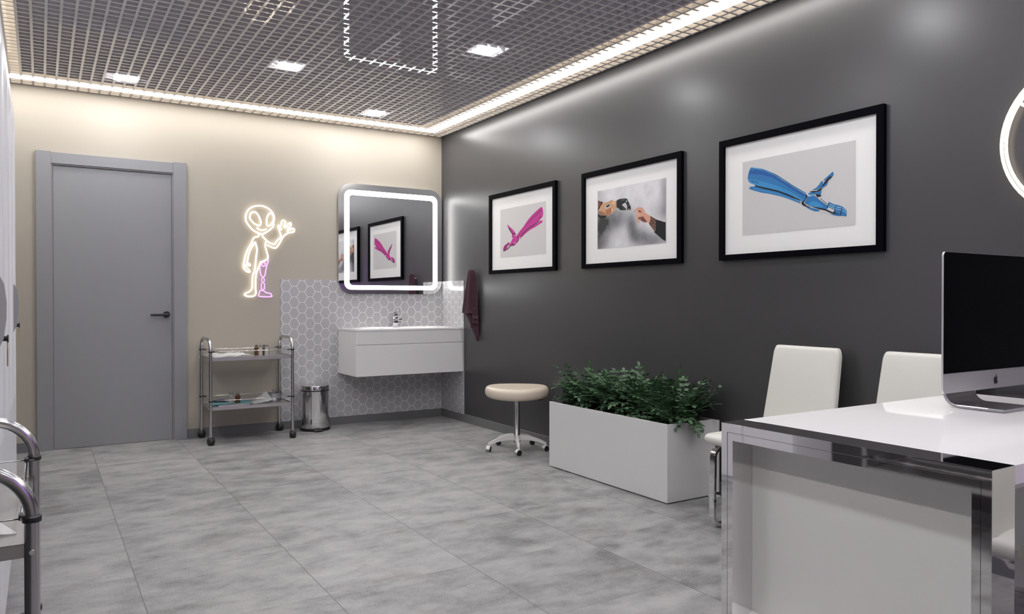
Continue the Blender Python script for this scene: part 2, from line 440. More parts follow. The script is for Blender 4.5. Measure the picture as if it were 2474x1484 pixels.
# traced outlines, in metres on the wall planes
ALIEN_WHITE=[(1,[(-1.744,1.69),(-1.783,1.711),(-1.818,1.749),(-1.839,1.781),(-1.844,1.813),(-1.838,1.85),(-1.82,1.883),(-1.788,1.907),(-1.756,1.917),(-1.724,1.922),(-1.685,1.915),(-1.646,1.895),(-1.62,1.866),(-1.608,1.834),(-1.61,1.8),(-1.615,1.78),(-1.612,1.767),(-1.617,1.752),(-1.64,1.725),(-1.673,1.7),(-1.705,1.683)]),(1,[(-1.808,1.828),(-1.803,1.848),(-1.785,1.863),(-1.763,1.863),(-1.744,1.845),(-1.728,1.813),(-1.719,1.781),(-1.725,1.757),(-1.741,1.753),(-1.77,1.765),(-1.798,1.793),(-1.81,1.815)]),(1,[(-1.64,1.862),(-1.621,1.856),(-1.612,1.833),(-1.617,1.8),(-1.635,1.767),(-1.655,1.752),(-1.669,1.763),(-1.671,1.797),(-1.665,1.83),(-1.653,1.854)]),(0,[(-1.754,1.736),(-1.734,1.718),(-1.708,1.714),(-1.682,1.722),(-1.673,1.729)]),(0,[(-1.736,1.679),(-1.741,1.66),(-1.77,1.651),(-1.783,1.639),(-1.796,1.605),(-1.828,1.545),(-1.847,1.492),(-1.858,1.439),(-1.863,1.4),(-1.85,1.374),(-1.828,1.358),(-1.812,1.359),(-1.817,1.373),(-1.835,1.39),(-1.845,1.41),(-1.84,1.42),(-1.825,1.415),(-1.809,1.411),(-1.813,1.427),(-1.832,1.436),(-1.829,1.459),(-1.818,1.512),(-1.805,1.546),(-1.783,1.586),(-1.767,1.61),(-1.759,1.587),(-1.751,1.548),(-1.757,1.501),(-1.764,1.435),(-1.771,1.369),(-1.787,1.329),(-1.791,1.269),(-1.794,1.217),(-1.813,1.193),(-1.841,1.18),(-1.854,1.169),(-1.845,1.157),(-1.816,1.151),(-1.781,1.154),(-1.762,1.177),(-1.765,1.23),(-1.763,1.303),(-1.755,1.356),(-1.738,1.396),(-1.719,1.448)]),(0,[(-1.712,1.678),(-1.699,1.656),(-1.666,1.624),(-1.634,1.605),(-1.607,1.6),(-1.581,1.634),(-1.551,1.666),(-1.558,1.702),(-1.571,1.735),(-1.574,1.761),(-1.562,1.757),(-1.544,1.722)]),(0,[(-1.549,1.76),(-1.547,1.783),(-1.542,1.802),(-1.527,1.809),(-1.514,1.8),(-1.515,1.775),(-1.522,1.746),(-1.506,1.752),(-1.482,1.784),(-1.466,1.788),(-1.466,1.768),(-1.491,1.733),(-1.495,1.717),(-1.467,1.737),(-1.443,1.742),(-1.435,1.727),(-1.447,1.711),(-1.487,1.702),(-1.528,1.67),(-1.558,1.618),(-1.581,1.581),(-1.601,1.566),(-1.634,1.575),(-1.667,1.591)]),(0,[(-1.676,1.62),(-1.683,1.583),(-1.67,1.531),(-1.66,1.491),(-1.667,1.471),(-1.693,1.453),(-1.712,1.448)])]
ALIEN_PURPLE=[(0,[(-1.66,1.468),(-1.659,1.451),(-1.67,1.417),(-1.68,1.371),(-1.687,1.331),(-1.703,1.316),(-1.719,1.333),(-1.727,1.376),(-1.728,1.413),(-1.72,1.436)]),(1,[(-1.682,1.425),(-1.684,1.417),(-1.69,1.411),(-1.698,1.408),(-1.706,1.41),(-1.712,1.416),(-1.714,1.424),(-1.712,1.433),(-1.706,1.439),(-1.698,1.441),(-1.69,1.439),(-1.684,1.433)]),(1,[(-1.714,1.305),(-1.693,1.305),(-1.693,1.277),(-1.714,1.277)]),(1,[(-1.717,1.262),(-1.69,1.263),(-1.69,1.214),(-1.718,1.214)]),(1,[(-1.729,1.196),(-1.72,1.202),(-1.7,1.202),(-1.677,1.184),(-1.641,1.177),(-1.632,1.161),(-1.635,1.15),(-1.733,1.152),(-1.734,1.177)]),(0,[(-1.703,1.316),(-1.703,1.305)]),(0,[(-1.703,1.277),(-1.703,1.263)]),(0,[(-1.703,1.214),(-1.703,1.202)])]
PRINT_PINK=[((188,36,138),[(-1.401,1.657),(-1.435,1.682),(-1.485,1.711),(-1.547,1.756),(-1.601,1.788),(-1.667,1.817),(-1.725,1.839),(-1.748,1.843),(-1.76,1.828),(-1.768,1.794),(-1.762,1.769),(-1.742,1.755),(-1.713,1.741),(-1.667,1.722),(-1.613,1.707),(-1.535,1.684),(-1.485,1.661),(-1.435,1.631),(-1.413,1.622),(-1.401,1.64)]),((160,30,116),[(-1.407,1.65),(-1.547,1.74),(-1.678,1.806),(-1.751,1.832),(-1.748,1.809),(-1.583,1.74),(-1.485,1.695),(-1.423,1.645)]),((8,10,16),[(-1.435,1.633),(-1.485,1.663),(-1.535,1.686),(-1.613,1.709),(-1.667,1.724),(-1.713,1.744),(-1.72,1.738),(-1.672,1.719),(-1.616,1.702),(-1.538,1.679),(-1.491,1.656),(-1.442,1.628)]),((188,36,138),[(-1.429,1.618),(-1.445,1.628),(-1.491,1.656),(-1.538,1.678),(-1.616,1.702),(-1.672,1.718),(-1.737,1.739),(-1.754,1.738),(-1.76,1.729),(-1.748,1.72),(-1.667,1.696),(-1.583,1.677),(-1.51,1.651),(-1.435,1.614)]),((8,10,16),[(-1.702,1.755),(-1.742,1.77),(-1.745,1.767),(-1.705,1.751)]),((188,36,138),[(-1.359,1.647),(-1.394,1.651),(-1.401,1.633),(-1.415,1.619),(-1.404,1.602),(-1.378,1.594),(-1.333,1.585),(-1.281,1.571),(-1.275,1.583),(-1.301,1.606),(-1.327,1.632)]),((188,36,138),[(-1.423,1.61),(-1.397,1.591),(-1.359,1.571),(-1.333,1.563),(-1.314,1.567),(-1.333,1.58),(-1.378,1.591)]),((8,10,16),[(-1.39,1.655),(-1.401,1.652),(-1.404,1.636),(-1.423,1.622),(-1.416,1.605),(-1.397,1.591),(-1.353,1.581),(-1.391,1.597),(-1.409,1.611),(-1.414,1.62),(-1.396,1.634)]),((222,200,215),[(-1.268,1.605),(-1.301,1.627),(-1.327,1.635),(-1.301,1.606),(-1.275,1.587)]),((222,200,215),[(-1.362,1.648),(-1.394,1.651),(-1.391,1.644),(-1.365,1.644)]),((188,36,138),[(-1.261,1.602),(-1.275,1.577),(-1.235,1.551),(-1.202,1.536),(-1.175,1.525),(-1.171,1.555),(-1.195,1.578),(-1.228,1.59)]),((8,10,16),[(-1.218,1.587),(-1.225,1.587),(-1.212,1.537),(-1.205,1.537)]),((8,10,16),[(-1.191,1.576),(-1.197,1.576),(-1.195,1.534),(-1.189,1.535)]),((8,10,16),[(-1.258,1.6),(-1.265,1.601),(-1.28,1.573),(-1.273,1.575)]),((8,10,16),[(-1.188,1.563),(-1.248,1.585),(-1.249,1.583),(-1.189,1.56)]),((8,10,16),[(-1.181,1.549),(-1.255,1.574),(-1.256,1.572),(-1.183,1.547)]),((8,10,16),[(-1.281,1.57),(-1.333,1.586),(-1.353,1.58),(-1.288,1.563),(-1.248,1.543),(-1.208,1.532),(-1.175,1.526),(-1.202,1.537),(-1.242,1.551)]),((196,196,198),[(-1.273,1.577),(-1.28,1.569),(-1.245,1.552),(-1.238,1.565)]),((196,196,198),[(-1.32,1.563),(-1.275,1.545),(-1.27,1.547),(-1.314,1.564)]),((188,36,138),[(-1.24,1.742),(-1.247,1.748),(-1.288,1.721),(-1.314,1.708),(-1.353,1.681),(-1.365,1.668),(-1.311,1.671),(-1.275,1.705),(-1.255,1.717)]),((8,10,16),[(-1.258,1.723),(-1.281,1.712),(-1.315,1.67),(-1.301,1.673),(-1.268,1.705)]),((8,10,16),[(-1.307,1.673),(-1.372,1.667),(-1.359,1.66),(-1.311,1.663)]),((188,36,138),[(-1.311,1.663),(-1.359,1.661),(-1.391,1.655),(-1.359,1.648),(-1.333,1.635),(-1.317,1.639)]),((8,10,16),[(-1.314,1.645),(-1.324,1.646),(-1.319,1.634),(-1.311,1.635)])]
PRINT_HANDS=[((192,150,116),[(-2.442,1.814),(-2.481,1.802),(-2.491,1.793),(-2.53,1.79),(-2.592,1.8),(-2.599,1.799),(-2.606,1.793),(-2.639,1.786),(-2.646,1.743),(-2.597,1.709),(-2.54,1.693),(-2.53,1.706),(-2.516,1.701),(-2.447,1.72)]),((150,108,80),[(-2.445,1.739),(-2.486,1.735),(-2.521,1.719),(-2.516,1.701),(-2.447,1.72)]),((112,66,46),[(-2.442,1.814),(-2.479,1.802),(-2.481,1.785),(-2.445,1.758)]),((8,10,16),[(-2.479,1.802),(-2.496,1.799),(-2.491,1.787),(-2.467,1.765),(-2.443,1.739),(-2.443,1.758),(-2.472,1.777)]),((8,10,16),[(-2.443,1.721),(-2.472,1.704),(-2.516,1.701),(-2.533,1.706),(-2.538,1.69),(-2.496,1.686),(-2.462,1.69),(-2.445,1.702)]),((162,108,78),[(-2.523,1.736),(-2.588,1.749),(-2.593,1.715),(-2.533,1.692)]),((215,178,145),[(-2.588,1.749),(-2.606,1.735),(-2.597,1.709),(-2.593,1.715)]),((205,205,200),[(-2.526,1.768),(-2.574,1.777),(-2.574,1.76),(-2.53,1.745)]),((8,10,16),[(-2.533,1.767),(-2.571,1.775),(-2.569,1.761),(-2.535,1.753)]),((212,172,138),[(-2.592,1.79),(-2.63,1.784),(-2.634,1.768),(-2.602,1.766)]),((24,26,30),[(-2.641,1.789),(-2.653,1.793),(-2.655,1.799),(-2.662,1.794),(-2.681,1.798),(-2.74,1.795),(-2.755,1.786),(-2.76,1.775),(-2.776,1.756),(-2.787,1.737),(-2.79,1.719),(-2.785,1.708),(-2.776,1.724),(-2.773,1.705),(-2.764,1.725),(-2.753,1.71),(-2.749,1.715),(-2.753,1.741),(-2.738,1.763),(-2.731,1.767),(-2.699,1.757),(-2.708,1.748),(-2.74,1.726),(-2.74,1.716),(-2.685,1.721),(-2.658,1.739),(-2.644,1.743)]),((88,92,98),[(-2.69,1.792),(-2.733,1.789),(-2.731,1.784),(-2.69,1.785)]),((190,192,194),[(-2.742,1.78),(-2.751,1.779),(-2.747,1.765),(-2.74,1.769)]),((70,72,78),[(-2.704,1.74),(-2.735,1.723),(-2.731,1.721),(-2.704,1.733)]),((150,152,155),[(-2.769,1.754),(-2.776,1.753),(-2.78,1.741),(-2.773,1.744)]),((206,152,132),[(-2.822,1.698),(-2.826,1.705),(-2.846,1.719),(-2.863,1.723),(-2.902,1.716),(-2.915,1.704),(-2.927,1.682),(-2.948,1.669),(-2.986,1.651),(-3.031,1.628),(-3.031,1.619),(-3.023,1.555),(-2.969,1.604),(-2.944,1.618),(-2.915,1.62),(-2.885,1.634),(-2.868,1.645),(-2.876,1.621),(-2.859,1.62),(-2.846,1.647),(-2.844,1.688),(-2.857,1.704),(-2.826,1.695)]),((116,68,58),[(-2.876,1.658),(-2.91,1.658),(-2.944,1.623),(-2.944,1.618),(-2.915,1.621),(-2.885,1.635)]),((92,48,42),[(-2.863,1.703),(-2.889,1.695),(-2.891,1.685),(-2.863,1.694)]),((92,48,42),[(-2.868,1.659),(-2.876,1.655),(-2.878,1.638),(-2.863,1.647)]),((226,176,156),[(-2.857,1.68),(-2.868,1.682),(-2.872,1.67),(-2.859,1.667)]),((60,25,25),[(-2.822,1.698),(-2.828,1.699),(-2.831,1.695),(-2.824,1.695)]),((78,56,46),[(-2.978,1.655),(-3.031,1.628),(-3.031,1.616),(-3.019,1.552),(-2.965,1.605),(-2.978,1.629)]),((172,128,100),[(-2.99,1.639),(-2.996,1.64),(-2.997,1.628),(-2.992,1.629)]),((172,128,100),[(-3.006,1.626),(-3.012,1.627),(-3.014,1.615),(-3.008,1.617)]),((172,128,100),[(-2.986,1.617),(-2.992,1.618),(-2.993,1.606),(-2.988,1.607)]),((172,128,100),[(-3.002,1.601),(-3.008,1.602),(-3.01,1.59),(-3.004,1.592)]),((172,128,100),[(-3.015,1.614),(-3.02,1.615),(-3.022,1.603),(-3.016,1.605)]),((172,128,100),[(-2.998,1.588),(-3.004,1.588),(-3.006,1.576),(-3.0,1.578)]),((172,128,100),[(-3.011,1.578),(-3.016,1.579),(-3.018,1.567),(-3.012,1.568)]),((172,128,100),[(-2.99,1.6),(-2.996,1.6),(-2.997,1.588),(-2.992,1.59)]),((172,128,100),[(-3.021,1.594),(-3.027,1.595),(-3.028,1.583),(-3.022,1.584)]),((10,10,14),[(-3.031,1.628),(-3.099,1.607),(-3.116,1.603),(-3.116,1.486),(-3.092,1.496),(-3.011,1.55),(-3.023,1.557)])]
PRINT_BLUE=[((45,112,168),[(-3.755,1.79),(-3.76,1.812),(-3.769,1.834),(-3.779,1.844),(-3.792,1.845),(-3.817,1.837),(-3.863,1.822),(-3.9,1.804),(-3.937,1.784),(-3.973,1.763),(-4.009,1.737),(-4.044,1.713),(-4.079,1.693),(-4.128,1.662),(-4.132,1.653),(-4.127,1.639),(-4.115,1.62),(-4.105,1.618),(-4.089,1.633),(-4.062,1.649),(-4.027,1.665),(-3.992,1.681),(-3.956,1.695),(-3.919,1.707),(-3.882,1.719),(-3.844,1.731),(-3.806,1.744),(-3.773,1.759),(-3.761,1.77)]),((36,88,152),[(-3.767,1.827),(-3.817,1.826),(-3.863,1.811),(-3.937,1.775),(-3.991,1.739),(-4.027,1.715),(-4.079,1.682),(-4.125,1.655),(-4.125,1.645),(-4.111,1.651),(-4.062,1.68),(-3.991,1.727),(-3.919,1.769),(-3.844,1.796),(-3.765,1.81)]),((58,134,188),[(-3.76,1.784),(-3.806,1.773),(-3.882,1.748),(-3.955,1.72),(-4.027,1.684),(-4.096,1.644),(-4.115,1.63),(-4.105,1.62),(-4.062,1.649),(-3.992,1.681),(-3.919,1.707),(-3.844,1.731),(-3.806,1.744),(-3.773,1.759),(-3.761,1.77)]),((150,200,218),[(-3.781,1.842),(-3.817,1.833),(-3.863,1.817),(-3.9,1.799),(-3.973,1.758),(-4.044,1.709),(-4.127,1.656),(-4.127,1.659),(-4.079,1.688),(-4.009,1.732),(-3.937,1.779),(-3.882,1.808),(-3.817,1.836),(-3.792,1.844)]),((8,10,16),[(-3.9,1.806),(-3.937,1.786),(-3.973,1.764),(-4.044,1.715),(-4.128,1.663),(-4.128,1.661),(-4.043,1.713),(-3.973,1.762),(-3.937,1.784)]),((8,10,16),[(-3.805,1.744),(-3.844,1.731),(-3.901,1.714),(-3.956,1.696),(-4.009,1.674),(-4.053,1.653),(-4.091,1.632),(-4.098,1.622),(-4.088,1.628),(-4.053,1.645),(-4.009,1.665),(-3.956,1.688),(-3.901,1.705),(-3.844,1.723),(-3.806,1.737)]),((45,112,168),[(-3.765,1.729),(-3.769,1.736),(-3.781,1.74),(-3.806,1.737),(-3.844,1.723),(-3.901,1.705),(-3.956,1.688),(-4.009,1.665),(-4.053,1.645),(-4.098,1.619),(-4.096,1.613),(-4.088,1.615),(-4.027,1.642),(-3.974,1.663),(-3.901,1.685),(-3.844,1.699),(-3.787,1.719)]),((58,134,188),[(-3.791,1.73),(-3.844,1.715),(-3.901,1.697),(-3.956,1.68),(-4.009,1.658),(-4.088,1.622),(-4.086,1.619),(-4.009,1.653),(-3.956,1.675),(-3.901,1.692),(-3.844,1.708),(-3.791,1.726)]),((22,52,110),[(-3.781,1.773),(-3.785,1.772),(-3.785,1.766),(-3.781,1.767)]),((22,52,110),[(-3.787,1.771),(-3.792,1.77),(-3.791,1.763),(-3.787,1.765)]),((22,52,110),[(-3.794,1.769),(-3.798,1.767),(-3.798,1.761),(-3.794,1.763)]),((22,52,110),[(-3.801,1.766),(-3.805,1.765),(-3.804,1.759),(-3.801,1.76)]),((22,52,110),[(-3.807,1.764),(-3.811,1.763),(-3.811,1.756),(-3.807,1.758)]),((22,52,110),[(-3.814,1.762),(-3.818,1.76),(-3.818,1.754),(-3.814,1.756)]),((22,52,110),[(-3.82,1.76),(-3.824,1.758),(-3.824,1.752),(-3.82,1.753)]),((22,52,110),[(-3.827,1.757),(-3.831,1.756),(-3.831,1.75),(-3.827,1.751)]),((45,112,168),[(-4.121,1.597),(-4.151,1.586),(-4.187,1.576),(-4.212,1.568),(-4.203,1.561),(-4.183,1.563),(-4.151,1.576)]),((45,112,168),[(-4.135,1.649),(-4.169,1.647),(-4.187,1.637),(-4.207,1.619),(-4.232,1.6),(-4.254,1.585),(-4.249,1.57),(-4.236,1.569),(-4.21,1.578),(-4.174,1.586),(-4.142,1.598),(-4.119,1.613),(-4.13,1.627)]),((58,134,188),[(-4.142,1.602),(-4.155,1.613),(-4.178,1.614),(-4.203,1.604),(-4.229,1.581),(-4.21,1.579),(-4.174,1.587)]),((150,200,218),[(-4.138,1.648),(-4.167,1.648),(-4.169,1.644),(-4.142,1.642)]),((8,10,16),[(-4.129,1.655),(-4.136,1.65),(-4.131,1.633),(-4.121,1.62),(-4.114,1.614),(-4.135,1.595),(-4.16,1.587),(-4.142,1.588),(-4.116,1.598),(-4.104,1.607),(-4.102,1.618),(-4.114,1.621),(-4.126,1.634)]),((196,196,198),[(-4.214,1.565),(-4.265,1.549),(-4.26,1.542),(-4.207,1.56)]),((8,10,16),[(-4.16,1.59),(-4.21,1.579),(-4.249,1.567),(-4.293,1.547),(-4.348,1.531),(-4.348,1.526),(-4.29,1.541),(-4.269,1.547),(-4.241,1.562),(-4.201,1.574)]),((45,112,168),[(-4.26,1.603),(-4.288,1.588),(-4.316,1.58),(-4.337,1.57),(-4.357,1.551),(-4.358,1.534),(-4.295,1.553),(-4.254,1.572),(-4.256,1.586)]),((150,200,218),[(-4.262,1.592),(-4.295,1.577),(-4.331,1.566),(-4.356,1.551),(-4.356,1.549),(-4.331,1.563),(-4.295,1.574),(-4.262,1.589)]),((150,200,218),[(-4.259,1.583),(-4.297,1.566),(-4.331,1.556),(-4.357,1.541),(-4.357,1.538),(-4.331,1.554),(-4.297,1.563),(-4.258,1.58)]),((45,112,168),[(-4.293,1.555),(-4.327,1.545),(-4.356,1.534),(-4.358,1.525),(-4.352,1.522),(-4.322,1.533),(-4.293,1.547)]),((45,112,168),[(-4.269,1.545),(-4.293,1.54),(-4.348,1.526),(-4.314,1.528),(-4.282,1.536)]),((196,196,198),[(-4.257,1.576),(-4.293,1.559),(-4.282,1.549),(-4.25,1.566)]),((196,196,198),[(-4.207,1.632),(-4.218,1.633),(-4.236,1.619),(-4.259,1.602),(-4.256,1.589),(-4.24,1.598),(-4.218,1.614)]),((8,10,16),[(-4.214,1.626),(-4.254,1.592),(-4.253,1.59),(-4.212,1.624)]),((8,10,16),[(-4.259,1.598),(-4.263,1.595),(-4.256,1.578),(-4.251,1.567),(-4.249,1.572),(-4.255,1.588)]),((8,10,16),[(-4.297,1.576),(-4.301,1.574),(-4.295,1.559),(-4.293,1.548),(-4.287,1.55),(-4.294,1.563)]),((8,10,16),[(-4.329,1.566),(-4.333,1.565),(-4.33,1.548),(-4.327,1.531),(-4.323,1.533),(-4.327,1.552)]),((45,112,168),[(-4.228,1.713),(-4.281,1.748),(-4.286,1.743),(-4.285,1.73),(-4.265,1.711),(-4.265,1.716),(-4.275,1.728),(-4.253,1.717),(-4.236,1.71)]),((45,112,168),[(-4.216,1.71),(-4.228,1.707),(-4.227,1.698),(-4.218,1.679),(-4.196,1.671),(-4.162,1.671),(-4.189,1.681),(-4.207,1.696)]),((45,112,168),[(-4.236,1.695),(-4.257,1.705),(-4.249,1.687),(-4.225,1.675),(-4.222,1.679)]),((8,10,16),[(-4.272,1.729),(-4.276,1.725),(-4.255,1.706),(-4.227,1.684),(-4.216,1.676),(-4.225,1.69),(-4.24,1.708),(-4.26,1.722)]),((8,10,16),[(-4.151,1.668),(-4.191,1.665),(-4.22,1.677),(-4.222,1.671),(-4.211,1.663),(-4.182,1.659),(-4.16,1.661)]),((45,112,168),[(-4.142,1.66),(-4.16,1.661),(-4.187,1.658),(-4.22,1.664),(-4.214,1.643),(-4.207,1.642),(-4.182,1.649),(-4.146,1.652)]),((8,10,16),[(-4.185,1.65),(-4.216,1.642),(-4.216,1.633),(-4.203,1.635),(-4.196,1.631)])]

# ------------------------------------------------------------ washbasin corner
B = (-0.523, 0, 0)
t = thing('mirror', 'square rounded wall mirror with a glowing white led border above the washbasin', 'mirror', (-0.527, -0.008, 1.175))
fnxz = lambda u, v, d: (u, d, v)
bm = NB(); prism(bm, rrect(-1.043, -0.013, 1.177, 2.176, 0.125, 12), fnxz, -0.030, -0.008)
obj('glass', bm, M_MIRROR, t, at=t.location)
bm = NB(); ringprism(bm, rrect(-0.989, -0.061, 1.2165, 2.118, 0.062, 10), rrect(-0.943, -0.107, 1.2555, 2.072, 0.032, 10), fnxz, -0.0312, -0.0301)
obj('led_border', bm, L_MIRROR, t, at=t.location)

t = thing('vanity_unit', 'white wall-hung vanity cabinet with one wide drawer under the mirror', 'cabinet', (-0.53, -0.23, 0.465))
bm = NB(); box(bm, -1.041, -0.008, -0.441, -0.008, 0.467, 0.8555, 0.0015, 1); obj('body', bm, M_VAN, t, at=t.location)
bm = NB(); box(bm, -1.041, -0.008, -0.460, -0.4415, 0.7375, 0.8555, 0.0015, 1); obj('fascia', bm, M_VAN, t, at=t.location)
bm = NB(); box(bm, -1.041, -0.008, -0.460, -0.4415, 0.466, 0.7345, 0.0015, 1); obj('drawer', bm, M_VAN, t, at=t.location)
# basin top: a slab with a shallow dished bowl
t = thing('washbasin', 'thin white ceramic basin top lying on the vanity cabinet', 'sink', (-0.53, -0.23, 0.856))
bm = NB(); nx, ny = 72, 34; x0, x1, y0, y1 = -1.045, -0.0075, -0.465, -0.0075
gv = []
for j in range(ny + 1):
    row = []
    for i in range(nx + 1):
        x = x0 + (x1 - x0) * i / nx; y = y0 + (y1 - y0) * j / ny
        q = (abs((x + 0.52) / 0.40) ** 4 + abs((y + 0.255) / 0.165) ** 4)
        z = 0.8705 + 0.006 * math.exp(-((q ** 0.25 - 1.04) / 0.05) ** 2) - 0.0 if q > 1 else 0.8705 + 0.006 * math.exp(-((q ** 0.25 - 1.04) / 0.05) ** 2) - 0.012 * (1 - q)
        row.append(bm.verts.new((x, y, z)))
    gv.append(row)
for j in range(ny):
    for i in range(nx): bm.faces.new((gv[j][i], gv[j][i+1], gv[j+1][i+1], gv[j+1][i])).smooth = True
loop = [gv[0][i] for i in range(nx + 1)] + [gv[j][nx] for j in range(1, ny + 1)] + [gv[ny][i] for i in range(nx - 1, -1, -1)] + [gv[j][0] for j in range(ny - 1, 0, -1)]
low = [bm.verts.new((v.co.x, v.co.y, 0.8562)) for v in loop]
for k in range(len(loop)): bm.faces.new((loop[k], low[k], low[(k+1) % len(low)], loop[(k+1) % len(loop)]))
bm.faces.new(low)
obj('basin', bm, M_CERAMIC, t, at=t.location, smooth=30)
bm = NB(); lathe(bm, [(0, 0), (0.022, 0), (0.022, 0.003), (0.015, 0.005), (0, 0.005)], (-0.52, -0.25, 0.8588), 20); obj('drain', bm, M_CHROME, t, at=t.location)
t = thing('faucet', 'small square chrome mixer tap standing at the back of the basin', 'tap', (-0.523, -0.075, 0.871))
bm = NB(); box(bm, -0.024, 0.024, -0.024, 0.024, 0, 0.095, 0.003, 2); obj('body', bm, M_CHROME, t, smooth=40)
bm = NB(); box(bm, -0.018, 0.018, -0.125, -0.018, 0.062, 0.084, 0.003, 2); cyl(bm, (0, -0.112, 0.064), (0, -0.112, 0.052), 0.011, 14); obj('spout', bm, M_CHROME, t, smooth=40)
bm = NB(); box(bm, -0.021, 0.021, -0.021, 0.021, 0.098, 0.124, 0.004, 2); obj('cartridge_cap', bm, M_CHROME, t, smooth=40)
bm = NB(); box(bm, -0.014, 0.014, -0.095, 0.018, -0.003, 0.004, 0.002, 2)
bmesh.ops.rotate(bm, cent=(0, 0, 0), matrix=Matrix.Rotation(math.radians(-14), 3, 'X'), verts=bm.verts)
bmesh.ops.translate(bm, vec=(0, 0, 0.131), verts=bm.verts); obj('lever', bm, M_CHROME, t, smooth=40)

# towel on a hook
t = thing('coat_hook', 'short steel hook on the dark wall holding the plum towel', 'hook', (-0.001, -0.655, 1.345))
bm = NB(); cyl(bm, (0, 0, 0), (-0.006, 0, 0), 0.018, 18); tube(bm, [(-0.006, 0, 0), (-0.03, 0, 0), (-0.042, 0, 0.008), (-0.046, 0, 0.02)], 0.005, 10)
obj('hook', bm, M_STEEL, t, smooth=40)
t = thing('towel', 'plum terry towel hanging in folds on the wall beside the basin', 'towel', (-0.03, -0.655, 1.38))
def drape(rows, n=22, folds=3.0, seed=0):
    """rows: (z, y_far, y_near, depth from wall, fold depth)"""
    bm = NB(); G = []
    rows2 = []
    for a, b in zip(rows, rows[1:]):
        for s in range(5): rows2.append([a[k] + (b[k] - a[k]) * s / 5 for k in range(5)])
    rows2.append(list(rows[-1]))
    for z, ya, yb, dp, fd in rows2:
        r = []
        for i in range(n + 1):
            u = i / n
            w = math.cos(u * math.pi * 2 * folds + seed) * fd
            r.append(bm.verts.new((-dp - w - 0.022 * math.sin(u * math.pi), ya + (yb - ya) * u, z)))
        G.append(r)
    for j in range(len(G) - 1):
        for i in range(n): bm.faces.new((G[j][i], G[j][i+1], G[j+1][i+1], G[j+1][i])).smooth = True
    g = bmesh.ops.solidify(bm, geom=list(bm.faces), thickness=0.005)
    return bm
rows = [(1.392, -0.628, -0.690, 0.028, 0.0), (1.388, -0.612, -0.715, 0.034, 0.003), (1.365, -0.602, -0.735, 0.036, 0.006), (1.30, -0.586, -0.755, 0.036, 0.008), (1.20, -0.552, -0.765, 0.036, 0.009), (1.10, -0.520, -0.769, 0.035, 0.009), (1.003, -0.488, -0.772, 0.034, 0.007)]
obj('front_fold', drape(rows, folds=1.6, seed=0.6), M_TOWEL, t, at=t.location)
rows = [(1.06, -0.52, -0.70, 0.018, 0.003), (1.00, -0.52, -0.70, 0.018, 0.004), (0.955, -0.575, -0.70, 0.018, 0.004), (0.90, -0.625, -0.69, 0.018, 0.003), (0.872, -0.655, -0.672, 0.018, 0.001)]
obj('back_fold', drape(rows, folds=1.2), M_TOWEL, t, at=t.location)
rows = [(1.05, -0.665, -0.770, 0.026, 0.002), (0.972, -0.668, -0.771, 0.026, 0.003), (0.915, -0.662, -0.772, 0.026, 0.003)]
lf = obj('lower_fold', drape(rows, folds=0.8), M_TOWEL, t, at=t.location)
rows = [(0.978, -0.690, -0.7715, 0.030, 0.002), (0.958, -0.690, -0.7718, 0.030, 0.002)]
obj('woven_band', drape(rows, folds=0.8), M_BAND, lf, at=t.location)
rows = [(0.93, -0.650, -0.766, 0.017, 0.003), (0.87, -0.645, -0.766, 0.017, 0.003), (0.84, -0.660, -0.766, 0.017, 0.002), (0.80, -0.715, -0.767, 0.017, 0.001), (0.757, -0.758, -0.768, 0.017, 0.0)]
obj('hanging_corner', drape(rows, folds=0.9), M_TOWEL, t, at=t.location)

# pedal bin
t = thing('pedal_bin', 'round mirror-polished steel pedal bin between the trolley and the vanity', 'waste bin', (-1.295, -0.142, 0))
bm = NB(); lathe(bm, [(0, 0), (0.128, 0), (0.129, 0.008), (0.127, 0.022), (0.122, 0.024)], n=48); obj('base_ring', bm, M_RUBBER, t, smooth=40)
bm = NB(); lathe(bm, [(0.121, 0.0225), (0.1235, 0.04), (0.1185, 0.15), (0.1175, 0.338)], n=64); obj('body', bm, M_CHROME, t, smooth=40)
bm = NB(); lathe(bm, [(0.1185, 0.338), (0.1205, 0.340), (0.1205, 0.347), (0.118, 0.348)], n=48); obj('seal', bm, M_RUBBER, t, smooth=40)
bm = NB(); lathe(bm, [(0.1195, 0.347), (0.1195, 0.380), (0.117, 0.386), (0.06, 0.395), (0, 0.397)], n=64); obj('lid', bm, M_CHROME, t, smooth=50)
bm = NB(); box(bm, -0.035, 0.035, -0.165, -0.118, 0.006, 0.016, 0.004, 2)
bmesh.ops.rotate(bm, cent=(0, 0, 0), matrix=Matrix.Rotation(math.radians(-6), 3, 'Z'), verts=bm.verts); obj('pedal', bm, M_RUBBER, t)


# ------------------------------------------------------------ neon alien sign
t = thing('neon_sign', 'white and purple neon outline of a waving alien with a prosthetic leg', 'neon sign', (-1.70, -0.006, 1.54))
def neon(parent, name, strokes, r, material, plane, at):
    bm = NB()
    for closed, pts in strokes:
        if len(pts) > 5: pts = smooth_path(pts, closed, 4)
        tube(bm, [plane(u, v) for u, v in pts], r, 8, closed=bool(closed))
    return obj(name, bm, material, parent, at=at)
neon(t, 'white_tube', ALIEN_WHITE, 0.0065, L_NEON, lambda u, v: (u, -0.02, v), t.location)
neon(t, 'purple_tube', ALIEN_PURPLE, 0.0052, L_PURPLE, lambda u, v: (u, -0.02, v), t.location)
for u, v in ((-1.72, 1.92), (-1.70, 1.69), (-1.855, 1.45), (-1.48, 1.73), (-1.77, 1.16), (-1.69, 1.16)):
    bm = NB(); cyl(bm, (u, -0.001, v), (u, -0.016, v), 0.003, 8); obj('standoff', bm, M_TUBEBACK, t, at=t.location)

